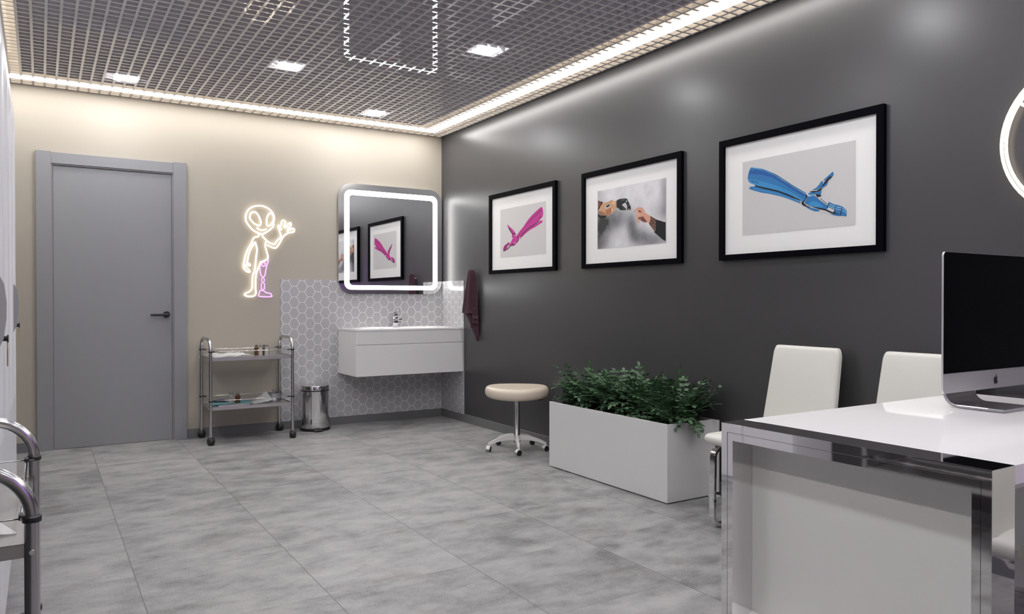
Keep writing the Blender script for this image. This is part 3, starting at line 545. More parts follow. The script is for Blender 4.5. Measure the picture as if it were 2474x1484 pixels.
# round neon sign on the long wall, mostly outside the picture
t = thing('neon_sign', 'round warm white neon ring sign on the dark wall at the right edge', 'neon sign', (-0.006, -5.355, 1.738))
for rr in (0.303, 0.287):
    bm = NB(); tube(bm, [(-0.022, -5.355 + rr * math.cos(2*math.pi*k/64), 1.738 + rr * math.sin(2*math.pi*k/64)) for k in range(64)], 0.0068, 8, closed=True)
    obj('ring_tube', bm, L_NEON, t, at=t.location)
bm = NB(); tube(bm, [(-0.022, -5.145 + 0.024*math.cos(2*math.pi*k/16), 1.905 + 0.024*math.sin(2*math.pi*k/16)) for k in range(16)], 0.006, 8, closed=True)
obj('curl_tube', bm, L_NEON, t, at=t.location)
bm = NB(); tube(bm, [(-0.022, -5.38 + 0.17 * math.cos(2*math.pi*k/48), 1.738 + 0.17 * math.sin(2*math.pi*k/48)) for k in range(48)], 0.006, 8, closed=True)
obj('purple_tube', bm, L_PURPLE2, t, at=t.location)
for k in range(6):
    bm = NB(); cyl(bm, (-0.001, -5.355 + 0.295*math.cos(k*math.pi/3), 1.738 + 0.295*math.sin(k*math.pi/3)), (-0.016, -5.355 + 0.295*math.cos(k*math.pi/3), 1.738 + 0.295*math.sin(k*math.pi/3)), 0.003, 8)
    obj('standoff', bm, M_TUBEBACK, t, at=t.location)
t = thing('neon_sign', 'purple neon bars on the front wall behind the viewpoint', 'neon sign', (-1.2, YF + 0.006, 1.6))
for z in (1.30, 1.60, 1.90):
    bm = NB(); tube(bm, [(-2.0, YF + 0.022, z), (-0.4, YF + 0.022, z)], 0.010, 8)
    tb = obj('purple_tube', bm, L_PURPLE2, t, at=t.location)
    for x in (-1.9, -0.5):
        bm = NB(); cyl(bm, (x, YF + 0.001, z), (x, YF + 0.016, z), 0.003, 8); obj('standoff', bm, M_TUBEBACK, tb, at=t.location)

# ------------------------------------------------------------ framed prints
def ink(c):
    n = 'ink_%d_%d_%d' % c
    return mat(n, rgb(*c), 0.55, 0.0, 0.3)
def print_mesh(rect, ground, polys, name, parent, at, gmat=None):
    y0, y1, z0, z1 = rect
    bm = NB(); mats = [gmat or ink(ground)]; X0 = -0.0125
    f = bm.faces.new([bm.verts.new((X0, a, b)) for a, b in ((y0, z0), (y1, z0), (y1, z1), (y0, z1))]); f.material_index = 0
    for k, (c, pl) in enumerate(polys):
        m = ink(c)
        if m not in mats: mats.append(m)
        pl = [(max(y1, min(y0, a)), max(z0, min(z1, b))) for a, b in pl]
        vs_ = [bm.verts.new((X0 - 0.00004 * (k + 1), a, b)) for a, b in pl]
        es = [bm.edges.new((vs_[i], vs_[(i+1) % len(vs_)])) for i in range(len(vs_))]
        g = bmesh.ops.triangle_fill(bm, use_beauty=True, use_dissolve=False, edges=es, normal=(-1, 0, 0))
        for q in g['geom']:
            if isinstance(q, bmesh.types.BMFace): q.material_index = mats.index(m)
    o = obj(name, bm, mats, parent, at=at)
    return o
def picture(y0, label, prt, ground, polys, gmat=None):
    y1 = y0 - 0.99; z0, z1 = 1.344, 2.021
    t = thing('framed_print', label, 'picture', (0, (y0 + y1) / 2, z0), 0, 'black framed prints on the dark wall')
    fn = lambda u, v, d: (d, u, v)
    bm = NB(); b = 0.036
    ringprism(bm, [(y0, z0), (y1, z0), (y1, z1), (y0, z1)], [(y0 - b, z0 + b*0.85), (y1 + b, z0 + b*0.85), (y1 + b, z1 - b), (y0 - b, z1 - b)], fn, -0.026, -0.001)
    obj('frame', bm, M_FRAME, t, at=t.location)
    bm = NB(); box(bm, -0.0115, -0.002, y1 + 0.03, y0 - 0.03, z0 + 0.025, z1 - 0.03); obj('mount', bm, M_MAT, t, at=t.location)
    print_mesh(prt, ground, polys, 'print', t, t.location, gmat)
    return t
def smoky():
    m = bpy.data.materials.new('smoky_print_ground'); m.use_nodes = True
    nt = m.node_tree; N = nt.nodes; L = nt.links; p = N['Principled BSDF']; p.inputs['Roughness'].default_value = 0.55
    g = N.new('ShaderNodeNewGeometry')
    mp = N.new('ShaderNodeMapping'); L.new(g.outputs['Position'], mp.inputs[0])
    nz = N.new('ShaderNodeTexNoise'); nz.inputs['Scale'].default_value = 11.0; nz.inputs['Detail'].default_value = 7; nz.inputs['Roughness'].default_value = 0.6
    L.new(mp.outputs[0], nz.inputs['Vector'])
    tot = None
    def mth(op, a, b):
        n = N.new('ShaderNodeMath'); n.operation = op
        for i, v in enumerate((a, b)):
            if isinstance(v, (int, float)): n.inputs[i].default_value = v
            else: L.new(v, n.inputs[i])
        return n.outputs[0]
    # printed dark smoke clouds at fixed places of the picture
    for (cy, cz, sy, sz, amp) in ((-2.56, 1.665, 0.17, 0.060, 1.0), (-2.44, 1.60, 0.10, 0.09, 0.9), (-2.43, 1.50, 0.09, 0.05, 0.65), (-2.80, 1.60, 0.035, 0.05, 0.8), (-2.86, 1.545, 0.06, 0.035, 0.7), (-2.98, 1.50, 0.13, 0.04, 0.75), (-2.44, 1.86, 0.04, 0.08, 0.35), (-3.11, 1.80, 0.035, 0.12, 0.5), (-3.10, 1.67, 0.07, 0.04, 0.35)):
        sb = N.new('ShaderNodeVectorMath'); sb.operation = 'SUBTRACT'; L.new(g.outputs['Position'], sb.inputs[0]); sb.inputs[1].default_value = (0, cy, cz)
        ml = N.new('ShaderNodeVectorMath'); ml.operation = 'MULTIPLY'; L.new(sb.outputs[0], ml.inputs[0]); ml.inputs[1].default_value = (0, 1/sy, 1/sz)
        ln = N.new('ShaderNodeVectorMath'); ln.operation = 'DOT_PRODUCT'; L.new(ml.outputs[0], ln.inputs[0]); L.new(ml.outputs[0], ln.inputs[1])
        e = mth('MULTIPLY', mth('POWER', 2.718, mth('MULTIPLY', ln.outputs['Value'], -0.6)), amp)
        tot = e if tot is None else mth('ADD', tot, e)
    dens = mth('MULTIPLY', tot, mth('ADD', 0.05, mth('MULTIPLY', nz.outputs['Fac'], 1.25)))
    dens = mth('ADD', dens, mth('MULTIPLY', mth('SUBTRACT', 0.55, nz.outputs['Fac']), 0.5))
    r = N.new('ShaderNodeValToRGB'); L.new(dens, r.inputs[0])
    el = r.color_ramp.elements
    el[0].position = 0.0; el[0].color = rgb(214, 213, 216); el[1].position = 0.95; el[1].color = rgb(34, 34, 37)
    k = el.new(0.45); k.color = rgb(138, 138, 142)
    L.new(r.outputs[0], p.inputs['Base Color'])
    return m
GREY = (196, 194, 194)
picture(-0.954, 'black framed print of a pink prosthetic forearm, nearest the towel', (-1.126, -1.804, 1.4775, 1.8815), (200, 198, 197), PRINT_PINK)
picture(-2.270, 'black framed print of a robotic hand reaching to a tattooed human hand', (-2.4385, -3.1175, 1.475, 1.8785), GREY, PRINT_HANDS, smoky())
picture(-3.561, 'black framed print of a blue prosthetic forearm, largest in view', (-3.720, -4.402, 1.4765, 1.881), GREY, PRINT_BLUE)

# ------------------------------------------------------------ steel trolleys
def make_cart(label):
    L_, D_ = 0.315, 0.198
    t = thing('instrument_trolley', label, 'trolley', (0, 0, 0), 0, 'two-shelf chrome trolleys')
    for sx in (-1, 1):
        x = sx * L_; r = 0.095
        pts = [(x, -D_, 0.068), (x, -D_, 0.40), (x, -D_, 0.70)]
        pts += [(x, -D_ + r - r * math.cos(a), 0.7205 + r * math.sin(a)) for a in [k * math.pi / 20 for k in range(11)]]
        pts += [(x, D_ - r + r * math.sin(a), 0.7205 + r * math.cos(a)) for a in [k * math.pi / 20 for k in range(11)]]
        pts += [(x, D_, 0.70), (x, D_, 0.40), (x, D_, 0.068)]
        bm = NB(); tube(bm, pts, 0.0125, 18); obj('end_hoop', bm, M_STEEL, t, smooth=40)
    for zt in (0.672, 0.290):
        bm = NB(); xi, yi = L_ - 0.004, D_ - 0.003
        box(bm, -xi + 0.003, xi - 0.003, -yi + 0.003, yi - 0.003, zt - 0.009, zt - 0.006)
        for (a, b, c, d) in ((-xi, xi, -yi, -yi + 0.003), (-xi, xi, yi - 0.003, yi), (-xi, -xi + 0.003, -yi, yi), (xi - 0.003, xi, -yi, yi)):
            box(bm, a, b, c, d, zt - 0.025, zt)
        # folded rim
        for (a, b, c, d) in ((-xi, xi, -yi, -yi + 0.006), (-xi, xi, yi - 0.006, yi), (-xi, -xi + 0.006, -yi, yi), (xi - 0.006, xi, -yi, yi)):
            box(bm, a, b, c, d, zt - 0.001, zt + 0.001)
        sh = obj('shelf', bm, M_TRAY, t)
        for sx in (-1, 1):
            for sy in (-1, 1):
                bm = NB(); cyl(bm, (sx * (L_ + 0.010), sy * D_, zt - 0.012), (sx * (L_ + 0.0155), sy * D_, zt - 0.012), 0.0045, 10)
                obj('bolt', bm, M_CHROME, sh)
        zr = zt + 0.047
        for sy in (-1, 1):
            bm = NB(); tube(bm, [(-L_, sy * (D_ - 0.016), zr), (L_, sy * (D_ - 0.016), zr)], 0.0028, 8); obj('guard_rail', bm, M_CHROME, t)
        for sx in (-1, 1):
            bm = NB(); tube(bm, [(sx * (L_ - 0.016), -D_, zr - 0.003), (sx * (L_ - 0.016), D_, zr - 0.003)], 0.0016, 8); obj('end_wire', bm, M_STEEL, t)
        for sx in (-1, 1):
            for sy in (-1, 1):
                bm = NB(); lathe(bm, [(0.0128, -0.006), (0.0158, -0.006), (0.0158, 0.006), (0.0128, 0.006)], (sx * L_, sy * D_, zr), 18)
                box(bm, sx * L_ - sx * 0.034 if sx > 0 else sx * L_ + 0.008, sx * L_ - sx * 0.008 if sx > 0 else sx * L_ + 0.034, sy * (D_ - 0.016) - 0.005, sy * (D_ - 0.016) + 0.005, zr - 0.005, zr + 0.005, 0.0015, 1)
                obj('rail_clip', bm, M_BLACK, t)
    for sx in (-1, 1):
        for sy in (-1, 1):
            a = math.radians(18 * sx * sy - 8); cx, cy = sx * L_, sy * D_
            u = Vector((math.cos(a), math.sin(a), 0)) * 0.021
            c = Vector((cx, cy - 0.008, 0.0305))
            bm = NB()
            prof = [(0.0, -1.0), (0.024, -1.0), (0.029, -0.8), (0.0305, -0.45), (0.0305, 0.45), (0.029, 0.8), (0.024, 1.0), (0.0, 1.0)]
            lathe(bm, [(r_, z_ * 0.023) for r_, z_ in prof], n=28)
            bmesh.ops.rotate(bm, cent=(0, 0, 0), matrix=Matrix.Rotation(math.pi / 2, 3, 'Y'), verts=bm.verts)
            bmesh.ops.rotate(bm, cent=(0, 0, 0), matrix=Matrix.Rotation(a, 3, 'Z'), verts=bm.verts)
            bmesh.ops.translate(bm, vec=c, verts=bm.verts)
            w = obj('caster', bm, M_RUBBER, t, smooth=40)
            bm = NB(); cyl(bm, (cx, cy, 0.05), (cx, cy, 0.075), 0.0085, 14); obj('stem', bm, M_CHROME, w, smooth=40)
    return t
cart = make_cart('two-shelf chrome trolley on black casters against the beige wall beside the door')
cart.location = (-1.885, -0.233, 0)
near = place(copy_tree(cart), (-3.522, -4.648, 0), math.pi / 2, 'chrome trolley cut off at the lower left corner, nearest the camera')

# things on the trolleys
def vial(name, label, x, y, z, glass, r=0.0145, h=0.058, group=None):
    t = thing(name, label, 'bottle', (x, y, z), 0, group)
    bm = NB(); lathe(bm, [(0, 0), (r * 0.94, 0), (r, 0.002), (r, h * 0.68), (r * 0.85, h * 0.77), (r * 0.5, h * 0.83), (r * 0.5, h * 0.9)], n=20)
    obj('body', bm, glass, t, smooth=40)
    bm = NB(); lathe(bm, [(r * 0.3, h * 0.87), (r * 0.62, h * 0.87), (r * 0.62, h), (0, h)], n=16); obj('cap', bm, M_STEEL, t, smooth=40)
    return t
zu, zl = 0.6665, 0.2845
vg = 'vials on the upper shelf of the far trolley'
vial('vial', 'brown glass vial on the upper trolley shelf, leftmost of the four', -1.792, -0.165, zu, M_AMBER, 0.0185, 0.083, vg)
vial('vial', 'clear glass vial between the two brown vials on the upper shelf', -1.775, -0.225, zu, M_GLASS, 0.019, 0.083, vg)
vial('vial', 'brown glass vial between the two clear vials on the upper shelf', -1.735, -0.175, zu, M_AMBER, 0.0185, 0.083, vg)
vial('vial', 'clear glass vial at the right end of the row on the upper shelf', -1.724, -0.235, zu, M_GLASS, 0.019, 0.083, vg)
vial('vial', 'clear glass vial standing on the teal drape of the lower shelf', -2.018, -0.275, zl + 0.011, M_GLASS, 0.0195, 0.080)
vial('vial', 'brown glass vial standing on the teal drape of the lower shelf', -1.968, -0.288, zl + 0.011, M_AMBER, 0.0190, 0.080)
def sheet(name, label, cat, loc, rz, w, d, material, amp, seed, lift=0.002, thick=0.0012, n=18, fold=None):
    rnd = random.Random(seed); t = thing(name, label, cat, loc, rz)
    ph = [rnd.uniform(0, 6.28) for _ in range(8)]; bm = NB(); G = []
    for j in range(n + 1):
        r = []
        for i in range(n + 1):
            u, v = i / n - 0.5, j / n - 0.5
            z = abs(math.sin(u * 9 + v * 5 + ph[0])) * 0.5 + abs(math.sin(v * 11 - u * 6 + ph[1])) * 0.35 + abs(math.sin(u * 17 + ph[2]) * math.sin(v * 13 + ph[3])) * 0.4
            if fold: z = fold(u, v)
            r.append(bm.verts.new((u * w * (1 - 0.1 * z), v * d * (1 - 0.1 * z), lift + amp * z)))
        G.append(r)
    for j in range(n):
        for i in range(n): bm.faces.new((G[j][i], G[j][i+1], G[j+1][i+1], G[j+1][i]))
    bmesh.ops.solidify(bm, geom=list(bm.faces), thickness=-thick)
    mz = min(v.co.z for v in bm.verts); bmesh.ops.translate(bm, vec=(0, 0, -mz), verts=bm.verts)
    obj('sheet', bm, material, t, smooth=50)
    return t
sheet('paper_wrap', 'crumpled white paper wrap on the upper shelf of the far trolley', 'paper', (-2.03, -0.255, zu), 0.1, 0.30, 0.24, M_PAPER, 0.036, 3, n=20, fold=lambda u, v: 0.7 * abs(math.sin(5.5 * u + 2.5 * v + 0.6)) * (0.6 + 0.4 * math.cos(4 * v)) + 0.3 * abs(math.sin(8 * v - 3 * u)))
t = thing('instrument_tray', 'shallow steel tray lying under the teal drape', 'tray', (-2.005, -0.24, zl))
bm = NB(); ringprism(bm, rrect(-0.135, 0.135, -0.105, 0.105, 0.02, 5), rrect(-0.130, 0.130, -0.100, 0.100, 0.017, 5), lambda u, v, d: (u, v, d), 0.0, 0.0085)
prism(bm, rrect(-0.131, 0.131, -0.101, 0.101, 0.017, 5), lambda u, v, d: (u, v, d), 0.0, 0.0018); obj('tray', bm, M_STEEL, t)
sheet('surgical_drape', 'teal drape spread over the tray on the lower shelf', 'cloth', (-2.015, -0.235, zl + 0.0088), -0.16, 0.33, 0.22, M_TEAL, 0.003, 5, lift=0.0)
sheet('paper_wrap', 'creased white paper leaning on the steel bowl of the lower shelf', 'paper', (-1.785, -0.285, zl), 0.1, 0.15, 0.13, M_PAPER, 0.062, 9, fold=lambda u, v: max(0, (u + 0.42) * (v + 0.75)) * 1.15 + 0.08 * abs(math.sin(9 * u + 4 * v)))
t = thing('steel_bowl', 'round steel bowl at the right end of the lower shelf', 'bowl', (-1.668, -0.205, zl))
bm = NB(); lathe(bm, [(0, 0), (0.060, 0), (0.065, 0.005), (0.069, 0.060), (0.072, 0.062), (0.067, 0.060), (0.062, 0.006), (0, 0.003)], n=40); obj('bowl', bm, M_STEEL, t, smooth=40)
vial('vial', 'small clear vial standing inside the steel bowl', -1.662, -0.19, zl + 0.0035, M_GLASS, 0.014, 0.082)
t = thing('injector_pen', 'black and purple injector lying on the teal drape', 'medical device', (-2.07, -0.175, zl + 0.0185), 0.08)
bm = NB(); box(bm, -0.062, 0.030, -0.012, 0.012, -0.006, 0.010, 0.004, 2); obj('case', bm, M_BLACK, t, smooth=40)
bm = NB(); box(bm, -0.045, 0.020, -0.010, 0.006, 0.0102, 0.014, 0.002, 2); obj('sleeve', bm, M_PURPLEP, t, smooth=40)
bm = NB(); cyl(bm, (0.030, 0, 0.001), (0.068, 0, 0.001), 0.006, 14); obj('plunger', bm, M_STEEL, t, smooth=40)
sheet('paper_sheet', 'curled white sheet on the upper shelf of the near trolley', 'paper', (-3.478, -4.775, zu), 0.3, 0.20, 0.24, M_PAPER, 0.055, 2, fold=lambda u, v: 0.75 * math.exp(-((u - 0.05) / 0.28) ** 2) * (0.75 + 0.5 * v) + 0.05)

# ------------------------------------------------------------ lockers on the left
def locker(label, y_far, widths, handle_at):
    """front plane x=-3.416, built towards the camera from y_far"""
    tot = sum(widths); t = thing('locker', label, 'locker', (-3.60, y_far - tot / 2, 0))
    xf = -3.416
    bm = NB(); box(bm, XL + 0.016, xf - 0.019, y_far - tot, y_far, 0.0, 2.05, 0.002, 1); obj('carcass', bm, M_LOCKER, t, at=t.location)
    y = y_far
    for k, w in enumerate(widths):
        a, b = y - w + 0.0025, y - 0.0015
        bm = NB()
        # door with a long recessed panel, chamfered at its ends
        i0, i1, z0, z1 = a + 0.05, b - 0.05, 0.66, 1.99
        xo, xi = xf, xf - 0.010
        O = [(xo, a, 0.04), (xo, b, 0.04), (xo, b, 2.045), (xo, a, 2.045)]
        I = [(xo, i0, z0), (xo, i1, z0), (xo, i1, z1), (xo, i0, z1)]
        J = [(xi, i0 + 0.02, z0 + 0.05), (xi, i1 - 0.02, z0 + 0.05), (xi, i1 - 0.02, z1 - 0.05), (xi, i0 + 0.02, z1 - 0.05)]
        Bk = [(xf - 0.0185, q[1], q[2]) for q in O]
        V = [[bm.verts.new(q) for q in s] for s in (O, I, J, Bk)]
        for n_ in range(4):
            m_ = (n_ + 1) % 4
            bm.faces.new((V[0][n_], V[0][m_], V[1][m_], V[1][n_])); bm.faces.new((V[1][n_], V[1][m_], V[2][m_], V[2][n_])); bm.faces.new((V[0][m_], V[0][n_], V[3][n_], V[3][m_]))
        bm.faces.new(V[2]); bm.faces.new(V[3])
        dr = obj('door', bm, M_LOCKER, t, at=t.location)
        if k == handle_at:
            hy = b - 0.40
            bm = NB(); prof = [(0.0, 0.97), (0.012, 1.0), (0.020, 1.06), (0.021, 1.11), (0.015, 1.165), (0.004, 1.19), (0.0, 1.19)]
            prism(bm, prof, lambda u, v, d: (xf + 0.0005 + u, hy + d, v), -0.016, 0.016)
            obj('handle', bm, M_HANDLE, dr, smooth=40, at=t.location)
            bm = NB(); cyl(bm, (xf, hy + 0.055, 1.0), (xf + 0.020, hy + 0.055, 1.0), 0.008, 14); lathe(bm, [(0, 0), (0.012, 0), (0.012, 0.004), (0, 0.004)], (0, 0, 0), 18)
            vsn = bm.verts[-38:] if False else [v for v in bm.verts if abs(v.co.x) < 0.05 and abs(v.co.y) < 0.05]
            bmesh.ops.rotate(bm, cent=(0, 0, 0), matrix=Matrix.Rotation(math.pi / 2, 3, 'Y'), verts=vsn); bmesh.ops.translate(bm, vec=(xf + 0.020, hy + 0.055, 1.0), verts=vsn)
            obj('lock', bm, M_BLACK, dr, smooth=40, at=t.location)
            bm = NB(); pl = rrect(-0.006, 0.006, -0.030, 0.030, 0.0058, 4)
            ringprism(bm, pl, [(u * 0.55, v * 0.88) for u, v in pl], lambda u, v, d: (xf + 0.021 + d, hy + 0.055 + u, 0.945 + v), -0.0015, 0.0015)
            cyl(bm, (xf + 0.021, hy + 0.055, 0.974), (xf + 0.021, hy + 0.055, 0.990), 0.0015, 6)
            obj('key_fob', bm, M_BRASS, dr, at=t.location)
        y -= w
    return t
locker('white locker cabinet with a key in its lock, nearer the grey door', -1.99, [0.495, 0.495, 0.495], 0)
locker('white locker cabinet with a key in its lock, at the left edge nearer the camera', -3.478, [0.36], 0)

# ------------------------------------------------------------ stool
t = thing('stool', 'cream round swivel stool on a white five-star base beside the planter', 'stool', (-0.287, -1.82, 0))
bm = NB()
prof = []
for k in range(17):
    a = -math.pi / 2 + math.pi * k / 16
    c, s = math.cos(a), math.sin(a)
    prof.append((0.190 + 0.048 * (abs(c) ** 0.75), 0.4345 + 0.043 * (abs(s) ** 0.8) * (1 if s > 0 else -1)))
lathe(bm, [(0, 0.3915), (0.1, 0.3915)] + prof + [(0.12, 0.4745), (0, 0.468)], n=64)
for v in bm.verts:   # soft, slightly saddle-shaped cushion
    r = math.hypot(v.co.x, v.co.y); an = math.atan2(v.co.y, v.co.x)
    v.co.z += 0.005 * math.cos(2 * (an + 0.6)) * (r / 0.24) ** 2
obj('seat', bm, M_CREAM, t, smooth=60)
bm = NB(); cyl(bm, (0, 0, 0.29), (0, 0, 0.395), 0.0155, 24); lathe(bm, [(0.0, 0.383), (0.03, 0.386), (0.045, 0.396), (0, 0.396)], n=20); obj('gas_lift', bm, M_CHROME, t, smooth=40)
bm = NB(); lathe(bm, [(0, 0.055), (0.026, 0.055), (0.026, 0.112), (0.023, 0.116), (0.0225, 0.355), (0.0195, 0.358), (0, 0.358)], n=28); obj('column', bm, M_STEEL, t, smooth=40)
bm = NB(); tube(bm, [(0.01, -0.02, 0.386), (0.10, -0.07, 0.380), (0.15, -0.10, 0.374)], 0.004, 8); box(bm, 0.12, 0.16, -0.112, -0.088, 0.370, 0.378, 0.003, 2); obj('lever', bm, mat('dark_lever', (0.10, 0.09, 0.08, 1), 0.4), t, smooth=40)
M_BASE = mat('white_base_plastic', (0.68, 0.67, 0.66, 1), 0.35)
for k in range(5):
    a = math.radians(169 + 72 * k); ca, sa = math.cos(a), math.sin(a); pa = Vector((-sa, ca, 0))
    bm = NB(); S = []
    for i in range(11):
        u = i / 10; r = 0.018 + 0.207 * u
        zt = 0.112 + 0.006 * math.sin(u * math.pi) - 0.048 * u ** 1.7; hgt = 0.040 - 0.022 * u; w = 0.015 - 0.006 * u
        c = Vector((ca * r, sa * r, 0))
        S.append([bm.verts.new(c + pa * s * w * (0.8 if q == 0 else 1) + Vector((0, 0, zt if q == 0 else zt - hgt))) for s, q in ((-1, 0), (1, 0), (1, 1), (-1, 1))])
    for i in range(10):
        for j in range(4): bm.faces.new((S[i][j], S[i][(j+1) % 4], S[i+1][(j+1) % 4], S[i+1][j]))
    bm.faces.new(S[0]); bm.faces.new(S[-1][::-1])
    obj('leg', bm, M_BASE, t, smooth=50)
    bm = NB(); c = Vector((ca * 0.222, sa * 0.222, 0)); sp = a + (0.5 if k % 2 else -0.7); ux = Vector((math.cos(sp), math.sin(sp), 0))
    o2 = Vector((0, 0, 0.0205))
    for s in (-1, 1): cyl(bm, c + o2 + ux * (s * 0.004), c + o2 + ux * (s * 0.0135), 0.0205, 22)
    cs = obj('caster', bm, M_RUBBER, t, smooth=40)
    bm = NB(); cyl(bm, c + o2 + ux * -0.0055, c + o2 + ux * 0.0055, 0.0215, 22); cyl(bm, c + Vector((0, 0, 0.035)), c + Vector((0, 0, 0.062)), 0.006, 10)
    vy = Vector((-ux.y, ux.x, 0)); hood = []
    for i in range(9):
        an = math.pi * 0.95 * i / 8
        hood.append(c + o2 + vy * (math.cos(an) * 0.0235) + Vector((0, 0, math.sin(an) * 0.0235)))
    flatbar(bm, hood, 0.030, 0.003, ux)
    obj('hood', bm, M_BASE, cs, smooth=40)

# ------------------------------------------------------------ planter and shrub
t = thing('planter', 'long grey metal planter box standing against the dark wall', 'planter', (-0.225, -2.982, 0))
bm = NB()
ya, yb, xa, xb, zt = -2.418, -3.546, -0.407, -0.045, 0.438
box(bm, xa, xa + 0.012, yb, ya, 0.006, zt, 0.002, 2)
box(bm, xb - 0.012, xb, yb - 0.042, ya + 0.02, 0.03, zt, 0.002, 2)
box(bm, xa + 0.012, xb - 0.012, yb + 0.001, yb + 0.012, 0.006, zt - 0.001, 0.0015, 2)
box(bm, xa + 0.012, xb - 0.012, ya - 0.012, ya - 0.001, 0.006, zt - 0.001, 0.0015, 2)
box(bm, xa + 0.005, xb - 0.02, yb + 0.005, ya - 0.005, 0.004, 0.012)
obj('body', bm, M_PLANTER, t, at=t.location)
bm = NB(); box(bm, xb - 0.05, xb, yb - 0.048, yb - 0.002, 0.0, 0.012, 0.002, 1); box(bm, xb - 0.05, xb, ya, ya + 0.02, 0.0, 0.012, 0.002, 1); obj('foot', bm, M_WHITE, t, at=t.location)
bm = NB(); box(bm, xa + 0.0125, xb - 0.0125, yb + 0.0125, ya - 0.0125, 0.05, 0.395); obj('soil', bm, M_SOIL, t, at=t.location)

t = thing('shrub', 'dense dark green leafy shrub filling the grey planter', 'plant', (-0.225, -2.982, 0.396))
lb, sb = NB(), NB()
rnd = random.Random(11)
def leaflet(p, d, up, ln, w):
    d = d.normalized(); side = d.cross(up).normalized(); nrm = side.cross(d).normalized()
    sh = [(0.0, 0.0), (0.22, 0.62), (0.5, 0.98), (0.78, 0.80), (0.95, 0.35), (1.0, 0.0)]
    mid, l, r = [], [], []
    for u, h in sh:
        c = p + d * (ln * u) - nrm * (ln * 0.14 * u * u)
        mid.append(lb.verts.new(c))
        if h: l.append(lb.verts.new(c + side * (w * h * 0.5) + nrm * (w * 0.13 * h))); r.append(lb.verts.new(c - side * (w * h * 0.5) + nrm * (w * 0.13 * h)))
    for A in (l, r):
        fs = [(mid[0], mid[1], A[0])] + [(mid[i], mid[i+1], A[i], A[i-1]) for i in range(1, 4)] + [(mid[4], mid[5], A[3])]
        for f in fs: lb.faces.new(f).smooth = True
def frond(p0, az, L, el, bend, npair, size, free=False):
    pts = []; p = Vector(p0); e = el; N_ = 14
    for i in range(N_ + 1):
        pts.append(p.copy())
        p = p + Vector((math.cos(az) * math.cos(e), math.sin(az) * math.cos(e), math.sin(e))) * (L / N_)
        e -= bend / N_
    if not free and any(q.x < -0.42 or (q.x < -0.375 and q.z < 0.48) or q.y > -2.42 or q.y < -3.62 for q in pts): return False
    for q in pts:   # keep the sprays off the wall
        if q.x > -0.05: q.x = -0.05 - rnd.uniform(0, 0.02)
    tube(sb, pts, 0.0016, 5)
    i0 = 0.36
    for k in range(npair):
        u = i0 + (0.97 - i0) * k / max(1, npair - 1)
        f = u * N_; i = min(N_ - 1, int(f)); q = pts[i].lerp(pts[i+1], f - i)
        tan = (pts[i+1] - pts[i]).normalized()
        side = tan.cross(Vector((0, 0, 1)))
        side = side.normalized() if side.length > 0.15 else Vector((-math.sin(az), math.cos(az), 0))
        up = side.cross(tan).normalized()
        s_ = size * (1.0 - 0.35 * abs(u - 0.62)) * rnd.uniform(0.85, 1.1)
        for s in (-1, 1):
            d = side * s * 0.92 + tan * 0.42 + up * rnd.uniform(-0.15, 0.3)
            if q.x + d.x * s_ > -0.012: continue
            leaflet(q, d, up, s_, s_ * 0.60)
    tan = (pts[-1] - pts[-2]).normalized(); side = Vector((-math.sin(az), math.cos(az), 0))
    leaflet(pts[-1], tan + Vector((rnd.uniform(-.05, 0), 0, 0)), side.cross(tan) * -1, size, size * 0.58)
    return True
def zt_at(y): return 1.0
made = 0
for k in range(3000):
    y = rnd.uniform(-0.53, 0.53); x = rnd.uniform(-0.13, 0.12)
    outx, outy = x / 0.13, y / 0.55
    az = math.atan2(outy * 0.6 + rnd.uniform(-1, 1), outx * 0.7 - 0.5 + rnd.uniform(-0.9, 0.9))
    el = rnd.uniform(0.8, 1.5); L = rnd.uniform(0.15, 0.33); bend = rnd.uniform(0.5, 2.3)
    if x > 0.06: el = max(el, 1.15); bend = min(bend, 0.9)
    made += bool(frond((x - 0.225, y - 2.982, 0.394), az, L, el, bend, rnd.choice((5, 6, 6, 7)), rnd.uniform(0.033, 0.042)))
    if made >= 440: break
for (y, L, el, az) in ((-2.70, 0.335, 1.45, 3.0), (-2.72, 0.29, 1.3, 2.6), (-3.17, 0.33, 1.42, 1.2), (-3.20, 0.30, 1.3, 5.0), (-3.40, 0.33, 1.5, 4.9), (-3.46, 0.33, 1.1, 4.75), (-3.43, 0.28, 0.9, 4.7), (-3.41, 0.28, 0.75, 4.9), (-3.40, 0.25, 0.65, 4.75), (-2.53, 0.20, 1.0, 1.7), (-2.95, 0.29, 1.3, 3.3)):
    frond((-0.225 + rnd.uniform(-.05, .02), y, 0.394), az, L, el, 0.22, 7, 0.037, True)
obj('leaves', lb, M_LEAF, t, at=t.location)
obj('stems', sb, M_STEM, t, at=t.location)

